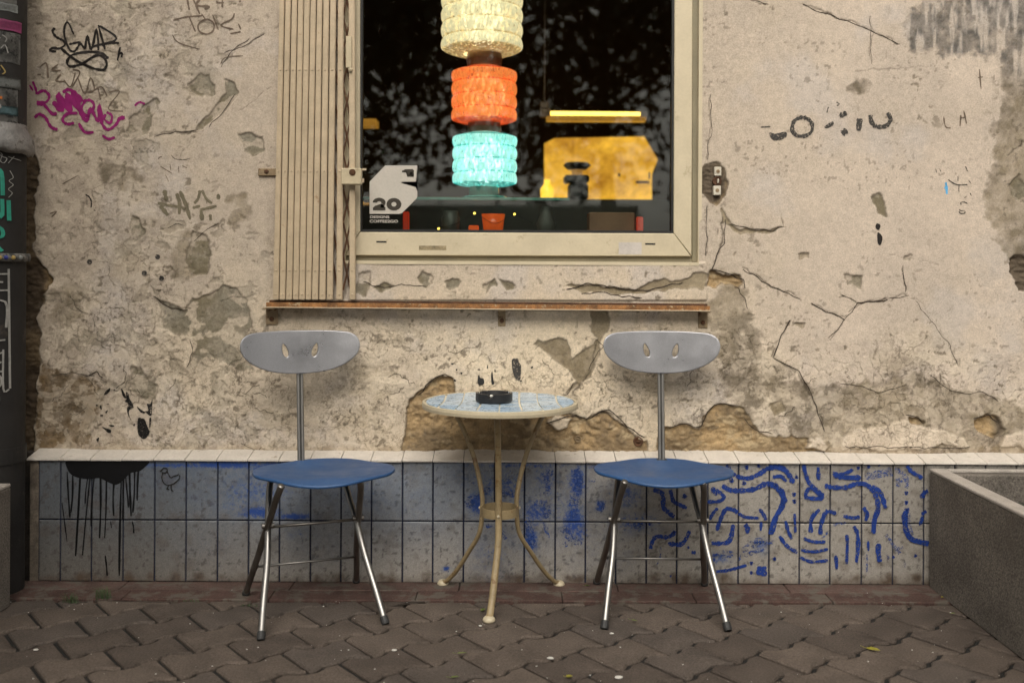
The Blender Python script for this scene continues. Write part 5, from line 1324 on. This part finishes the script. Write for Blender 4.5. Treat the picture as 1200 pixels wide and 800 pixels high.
for i, (y0, y1, mt, lb) in enumerate([(-60, 10, 'stk_grey', 'grey weathered sticker'), (10, 19, 'stk_pale', None), (29, 41, 'stk_pink', 'pink torn sticker'), (30, 34, 'stk_navy', None), (43, 78, 'stk_grey', 'grey sticker with black letters'), (95, 107, 'stk_pale', 'pale blank sticker'), (107, 146, 'stk_grey', None), (128, 138, 'stk_teal', 'teal sticker strip')]):
    sleeve(y0, y1, pr_+.0008+.0011*(i % 3), M[mt], label=lb, a0=205+rnd.uniform(-3, 3), a1=350-rnd.uniform(0, 14), wob=.0012)
def pstrokes(name, mat, specs, origin, scale, label=None, off=.005):
    bm = bmesh.new()
    for sp_ in specs:
        w, pts = sp_[0], sp_[1:]
        closed = pts[0] == 'c'
        if closed: pts = pts[1:]
        q = [Vector((origin[0]+a/scale, origin[1]+b/scale, 0)) for a, b in pts]
        q = catmull(q, 4, closed) if len(q) > 2 else [q[0].lerp(q[1], k_/5) for k_ in range(6)]
        if closed: q.append(q[0].copy())
        rows = []; n = len(q)
        for i, p in enumerate(q):
            t_ = q[min(i+1, n-1)]-q[max(i-1, 0)]; t_.normalize(); nn = Vector((-t_.y, t_.x, 0))
            rows.append([bm.verts.new(cylp(p.x+nn.x*w/scale*.5*s, p.y+nn.y*w/scale*.5*s, pr_+off)) for s in (-1, 0, 1)])
        for a, b in zip(rows[:-1], rows[1:]):
            for s in (0, 1): bm.faces.new((a[s], b[s], b[s+1], a[s+1]))
    o = fin(bm, name, mat, dp, recalc=False)
    if label: o['label'] = label
e4 = 4.44
pstrokes('scribble', M['white_paint'], [(4, (5,215),(15,200),(12,240)), (4, (22,205),(30,230),(38,205)), (4, (45,215),(60,200),(55,240),(70,225)), (4, (75,210),(90,225),(85,245)), (3.5, (8,270),(20,255),(25,300)), (4, (40,260),(60,270),(50,300)), (4, (70,280),(85,260),(95,300)), (3, (15,365),(40,345),(30,400),(60,390))], (0, 0), e4)
pstrokes('scribble', M['yellow_gem'], [(6, (50,370),(65,385),(55,405)), (5, (70,365),(85,395),(75,410)), (5, (40,395),(60,410))], (0, 0), e4)
pstrokes('scribble', M['stk_orange'], [(16, (28,530),(40,540),(42,575)), (14, (60,530),(75,530))], (0, 0), e4, 'orange beak-like print')
pstrokes('scribble', M['white_paint'], [(9, (60,555),(68,575),(62,585)), (6, (5,545),(12,560),(5,570))], (0, 0), e4)
pstrokes('scribble', M['white_paint'], [(3, 'c', (12,140),(28,138),(32,160),(18,175),(6,165)), (3, 'c', (62,145),(78,160),(72,195),(85,205),(95,180),(75,170)), (3, (100,170),(150,190)), (2.4, (118,165),(100,205)), (2.5, (105,245),(115,280),(102,300),(115,320),(100,345),(112,365),(100,390))], (0, 150), 4.7, 'thin white chain scribble')
pstrokes('sprayed_letter', M['green_paint'], [(16, (5,300),(28,245),(45,240),(75,255),(80,380)), (14, (20,330),(60,330))], (0, 150), 4.7)
pstrokes('sprayed_letter', M['green_paint'], [(15, (5,400),(8,500)), (15, (30,510),(35,400),(75,500),(78,400)), (14, (100,405),(102,515))], (0, 150), 4.7)
pstrokes('sprayed_letter', M['green_paint'], [(15, (10,680),(20,560),(45,545),(75,560),(78,600),(40,620),(78,680))], (0, 150), 4.7)
q3 = 3.2
pstrokes('white_lettering', M['white_paint'], [(6, (0,100),(68,98)), (6, (30,100),(30,150)), (6, (0,125),(55,128)), (6, (2,160),(68,158)), (6, (35,160),(38,205)), (6, (5,205),(60,200),(62,295)), (6, (5,300),(38,300),(38,225),(5,225)), (5, (68,80),(70,520)),
 (6, (0,345),(60,340)), (6, (35,345),(35,400)), (6, (0,405),(55,385)), (6, (5,425),(50,420),(5,450),(55,455)), (6, (0,475),(45,470),(45,510),(0,515)), (6, (5,545),(40,540),(38,580),(5,585)), (6, (5,590),(5,615)), (5, (55,375),(55,520),(68,522))], (0, 290), q3, 'angular white letters')
# collars
bm = bmesh.new(); zc0, zc1 = P(10, 176, YD).z, P(10, 146, YD).z
rg = lathe(bm, [(pr_, zc0), (pr_+.020, zc0), (pr_+.029, zc0+.02), (pr_+.022, zc0+.06), (pr_+.004, zc1-.004), (pr_, zc1)], (0, 0, 0), 40)
for row in rg[1:5]:
    for v in row:
        k_ = 1+.05*(rnd.random()-.5); v.co.x *= k_; v.co.y *= k_; v.co.z += rnd.uniform(-.004, .004)-.02*(v.co.x/.12)
fin(bm, 'pipe_collar', M['silverpaint'], dp, smooth=True)
bm = bmesh.new(); zc0, zc1 = P(10, 306.5, YD).z, P(10, 297, YD).z; lathe(bm, [(pr_, zc0), (pr_+.012, zc0), (pr_+.016, (zc0+zc1)/2), (pr_+.012, zc1), (pr_, zc1)], (0, 0, 0), 40); cb = fin(bm, 'pipe_band', M['stk_grey'], dp, smooth=True)
for px, mt in [(4, 'yellow_gem'), (11, 'blue_gem'), (16, 'yellow_gem'), (21, 'blue_gem'), (26, 'yellow_gem'), (30, 'stk_pale')]:
    c = cylp(px, 302, pr_+.015); bm = bmesh.new(); bmesh.ops.create_icosphere(bm, subdivisions=2, radius=.008, matrix=Matrix.Translation(c)); fin(bm, 'bead', M[mt], cb)
bm = bmesh.new(); zc0, zc1 = P(10, 540, YD).z, P(10, 522, YD).z; lathe(bm, [(pr_, zc0), (pr_+.005, zc0), (pr_+.005, zc1), (pr_, zc1)], (0, 0, 0), 40); fin(bm, 'pipe_socket', M['pipe'], dp)

# ============================================================ LITTER AND WEEDS
def grass(px, py, n, hgt, lb):
    q = G(px, py); o_ = empty('grass_tuft', q, label=lb, cat='grass tuft', group='weeds in the kerb joint')
    bm = bmesh.new()
    for i in range(n):
        a = rnd.uniform(0, 6.28); b = rnd.uniform(.2, 1.0); hh = hgt*rnd.uniform(.5, 1.1); r0 = rnd.uniform(0, .02)
        s = Vector((r0*math.cos(a*3)*1.6, r0*math.sin(a*3)*.5, 0)); dv = Vector((math.cos(a), math.sin(a)*.6, 0)); w_ = Vector((-dv.y, dv.x, 0))*.0013
        p0, p1, p2 = s, s+dv*hh*.35*b+Vector((0, 0, hh*.6)), s+dv*hh*1.0*b+Vector((0, 0, hh*(.9-.35*b)))
        A = [bm.verts.new(p0-w_), bm.verts.new(p0+w_), bm.verts.new(p1+w_*.8), bm.verts.new(p1-w_*.8), bm.verts.new(p2)]
        bm.faces.new(A[:4]); bm.faces.new((A[3], A[2], A[4]))
    o = fin(bm, 'blades', M['grass'], o_, recalc=False); o['kind'] = 'stuff'
grass(84, 706, 42, .050, 'green grass tuft at the kerb, leftmost of the two under the black paint drips')
grass(121, 702, 60, .060, 'green grass tuft at the kerb, right one of the two under the black paint drips')
grass(225, 705, 26, .014, 'low mossy weed at the kerb just left of the left chair foot')
grass(292, 710, 30, .013, 'low mossy weed in the paving joint beneath the left chair')
def leaf(px, py, L, w_, rz, mt, lb):
    q = G(px, py, .004); bm = bmesh.new()
    pts = [(-.5, 0, 0), (-.2, .42, .12), (.2, .40, .1), (.5, 0, .05), (.2, -.40, .14), (-.2, -.42, .1)]
    c = bm.verts.new((0, 0, .0)); vs = [bm.verts.new((a*L, b*w_, z_*L*.5)) for a, b, z_ in pts]
    for i in range(6): bm.faces.new((c, vs[i], vs[(i+1) % 6]))
    st_ = prism(bm, [(-.5*L, -.0006, 0), (-.5*L, .0006, 0), (-.85*L, .0006, .003), (-.85*L, -.0006, .003)], (0, 0, .0008))
    bmesh.ops.solidify(bm, geom=bm.faces[:], thickness=.0004)
    o = fin(bm, 'fallen_leaf', M[mt]); o.location = q+Vector((0, 0, .003)); o.rotation_euler = (0, 0, rz); tag(o, lb, 'leaf', 'fallen leaves on the paving')
leaf(1023, 761.5, .045, .030, -.6, 'leafy', 'largest yellow leaf on the paving near the right planter')
leaf(667, 793, .022, .020, .3, 'leafy', 'small yellow leaf at the bottom edge right of the table')
leaf(541, 766, .034, .010, .1, 'leafg', 'thin green leaf on the paving in front of the table foot')
leaf(533, 794, .030, .010, .2, 'leafg', 'thin green leaf at the bottom edge left of the middle')
leaf(743, 727.5, .026, .009, -.5, 'leafg', 'narrow green leaf beside the left front foot of the right chair')
leaf(566, 715, .024, .018, 1.0, 'leafg', 'green leaf just behind the front foot of the table')
leaf(1104, 700, .014, .010, .8, 'leafy', 'tiny yellow leaf at the corner of the right planter')
leaf(1117, 719, .020, .008, .3, 'leafg', 'small green leaf in the joint beside the right planter')
leaf(688, 686.5, .020, .012, .3, 'leafg', 'green crumb of leaf at the wall foot between table and right chair')
bm = bmesh.new()
for _ in range(110):
    px, py = rnd.uniform(10, 1190), 690+110*rnd.random()**1.3; q = G(px, py, .002)
    if q.x > cr.x: continue
    s = rnd.choice([.0009, .0012, .0015, .0021]); bmesh.ops.create_icosphere(bm, subdivisions=1, radius=s, matrix=Matrix.Translation(q) @ Matrix.Diagonal((1.4, 1, .7, 1)))
o = fin(bm, 'grit', M['gum']); tag(o, 'pale grit and crumbs scattered on the paving', 'grit', kind='stuff')
for px, py, s, lb in [(563, 733, .004, 'white crumb just below the front foot of the table'), (645, 771, .007, 'white pebble on the paving joint right of the table'), (717, 742, .005, 'white pebble beside the left front foot of the right chair'), (725, 793.5, .008, 'pale flattened chewing gum at the bottom edge'), (462, 761.5, .006, 'pale chip on the joint in front of the left chair'), (42, 761, .005, 'white crumb at the far left of the paving')]:
    bm = bmesh.new(); bmesh.ops.create_icosphere(bm, subdivisions=2, radius=s)
    for v in bm.verts: v.co = Vector((v.co.x*1.5, v.co.y, v.co.z*.5))*(1+.25*(rnd.random()-.5))
    o = fin(bm, 'pebble', M['gum']); o.location = G(px, py, .003)+Vector((0, 0, .001)); tag(o, lb, 'pebble', 'pale crumbs on the paving')

# ============================================================ ACROSS THE STREET (seen mirrored in the glass), AND TWO ADDED SHADE TREES
def tree(x, y, hgt, rad, seed, lb, dens=10500, grp='street trees opposite'):
    rg_ = random.Random(seed); o_ = empty('street_tree', (x, y, -.03), label=lb, cat='tree', group=grp)
    bm = bmesh.new(); tube(bm, catmull([Vector((0, 0, 0)), Vector((.05, 0, hgt*.2)), Vector((-.05, .05, hgt*.45)), Vector((0, 0, hgt*.8))], 4), lambda t_: .17*(1-.75*t_), 10)
    for i in range(9):
        a = rg_.uniform(0, 6.28); z = hgt*rg_.uniform(.28, .6); r = rad*rg_.uniform(.5, .9)
        tube(bm, catmull([Vector((0, 0, z)), Vector((r*.5*math.cos(a), r*.5*math.sin(a), z+r*.35)), Vector((r*math.cos(a), r*math.sin(a), z+r*.9))], 3), lambda t_: .06*(1-.8*t_), 6)
    fin(bm, 'trunk', M['bark'], o_)
    n = dens; rs = np.random.RandomState(seed)
    cl = rs.normal(size=(70, 3)); cl /= np.linalg.norm(cl, axis=1)[:, None]; cl *= (rs.rand(70, 1)**.4)*np.array([[rad, rad, hgt*.36]])*.92; cl[:, 2] += hgt*.62
    ce = cl[rs.randint(0, 70, n)]+rs.normal(size=(n, 3))*rad*.16
    a = rs.normal(size=(n, 3)); a /= np.linalg.norm(a, axis=1)[:, None]; b = np.cross(a, rs.normal(size=(n, 3))); b /= np.linalg.norm(b, axis=1)[:, None]
    s = .06+.07*rs.rand(n, 1)
    v = np.stack([ce-a*s, ce+b*s*.5, ce+a*s, ce-b*s*.5], 1).reshape(-1, 3)
    me = bpy.data.meshes.new('crown'); me.from_pydata(v.tolist(), [], np.arange(n*4).reshape(-1, 4).tolist()); me.materials.append(M['tree_leaf'])
    cr_ = link(bpy.data.objects.new('crown', me), o_)
tree(-2.6, -6.5, 7.5, 2.4, 1, 'leafy street tree opposite, left of the window reflection')
tree(1.4, -7.2, 8.2, 2.7, 2, 'leafy street tree opposite, in the middle of the window reflection')
tree(5.4, -6.8, 7.0, 2.3, 3, 'leafy street tree opposite, right of the window reflection')
tree(-3.7, 1.3, 6.2, 1.75, 5, 'unseen tree added just outside the left edge to shade the wall', 14000, 'unseen trees added for shade')  # added out of view so its crown darkens the left of the wall
tree(4.3, 1.2, 6.0, 1.55, 6, 'unseen tree added just outside the right edge to shade the wall', 4500, 'unseen trees added for shade')  # added out of view to dim the right side a little
tree(-6.8, -7.5, 7.8, 2.6, 4, 'leafy street tree opposite, farthest left')
ob_ = empty('opposite_house', (0, -16, 0), label='dark house across the street mirrored in the window', cat='building')
bm = bmesh.new(); box(bm, (-14, -6, -.3), (3.0, 0, 2.6)); fin(bm, 'walls', M['facade'], ob_)
print('tris about', sum(len(o.data.polygons) for o in S.objects if o.type == 'MESH')*2)

for o in S.objects:
    if o.name.split('.')[0] in ('rivets', 'scissor_links', 'ring_bolts', 'filled_drill_holes', 'brush_dots', 'paint_drips', 'paint_remains', 'panel_print', 'end_cap', 'lock_tongue', 'hinge_hole'):
        o['kind'] = 'stuff'
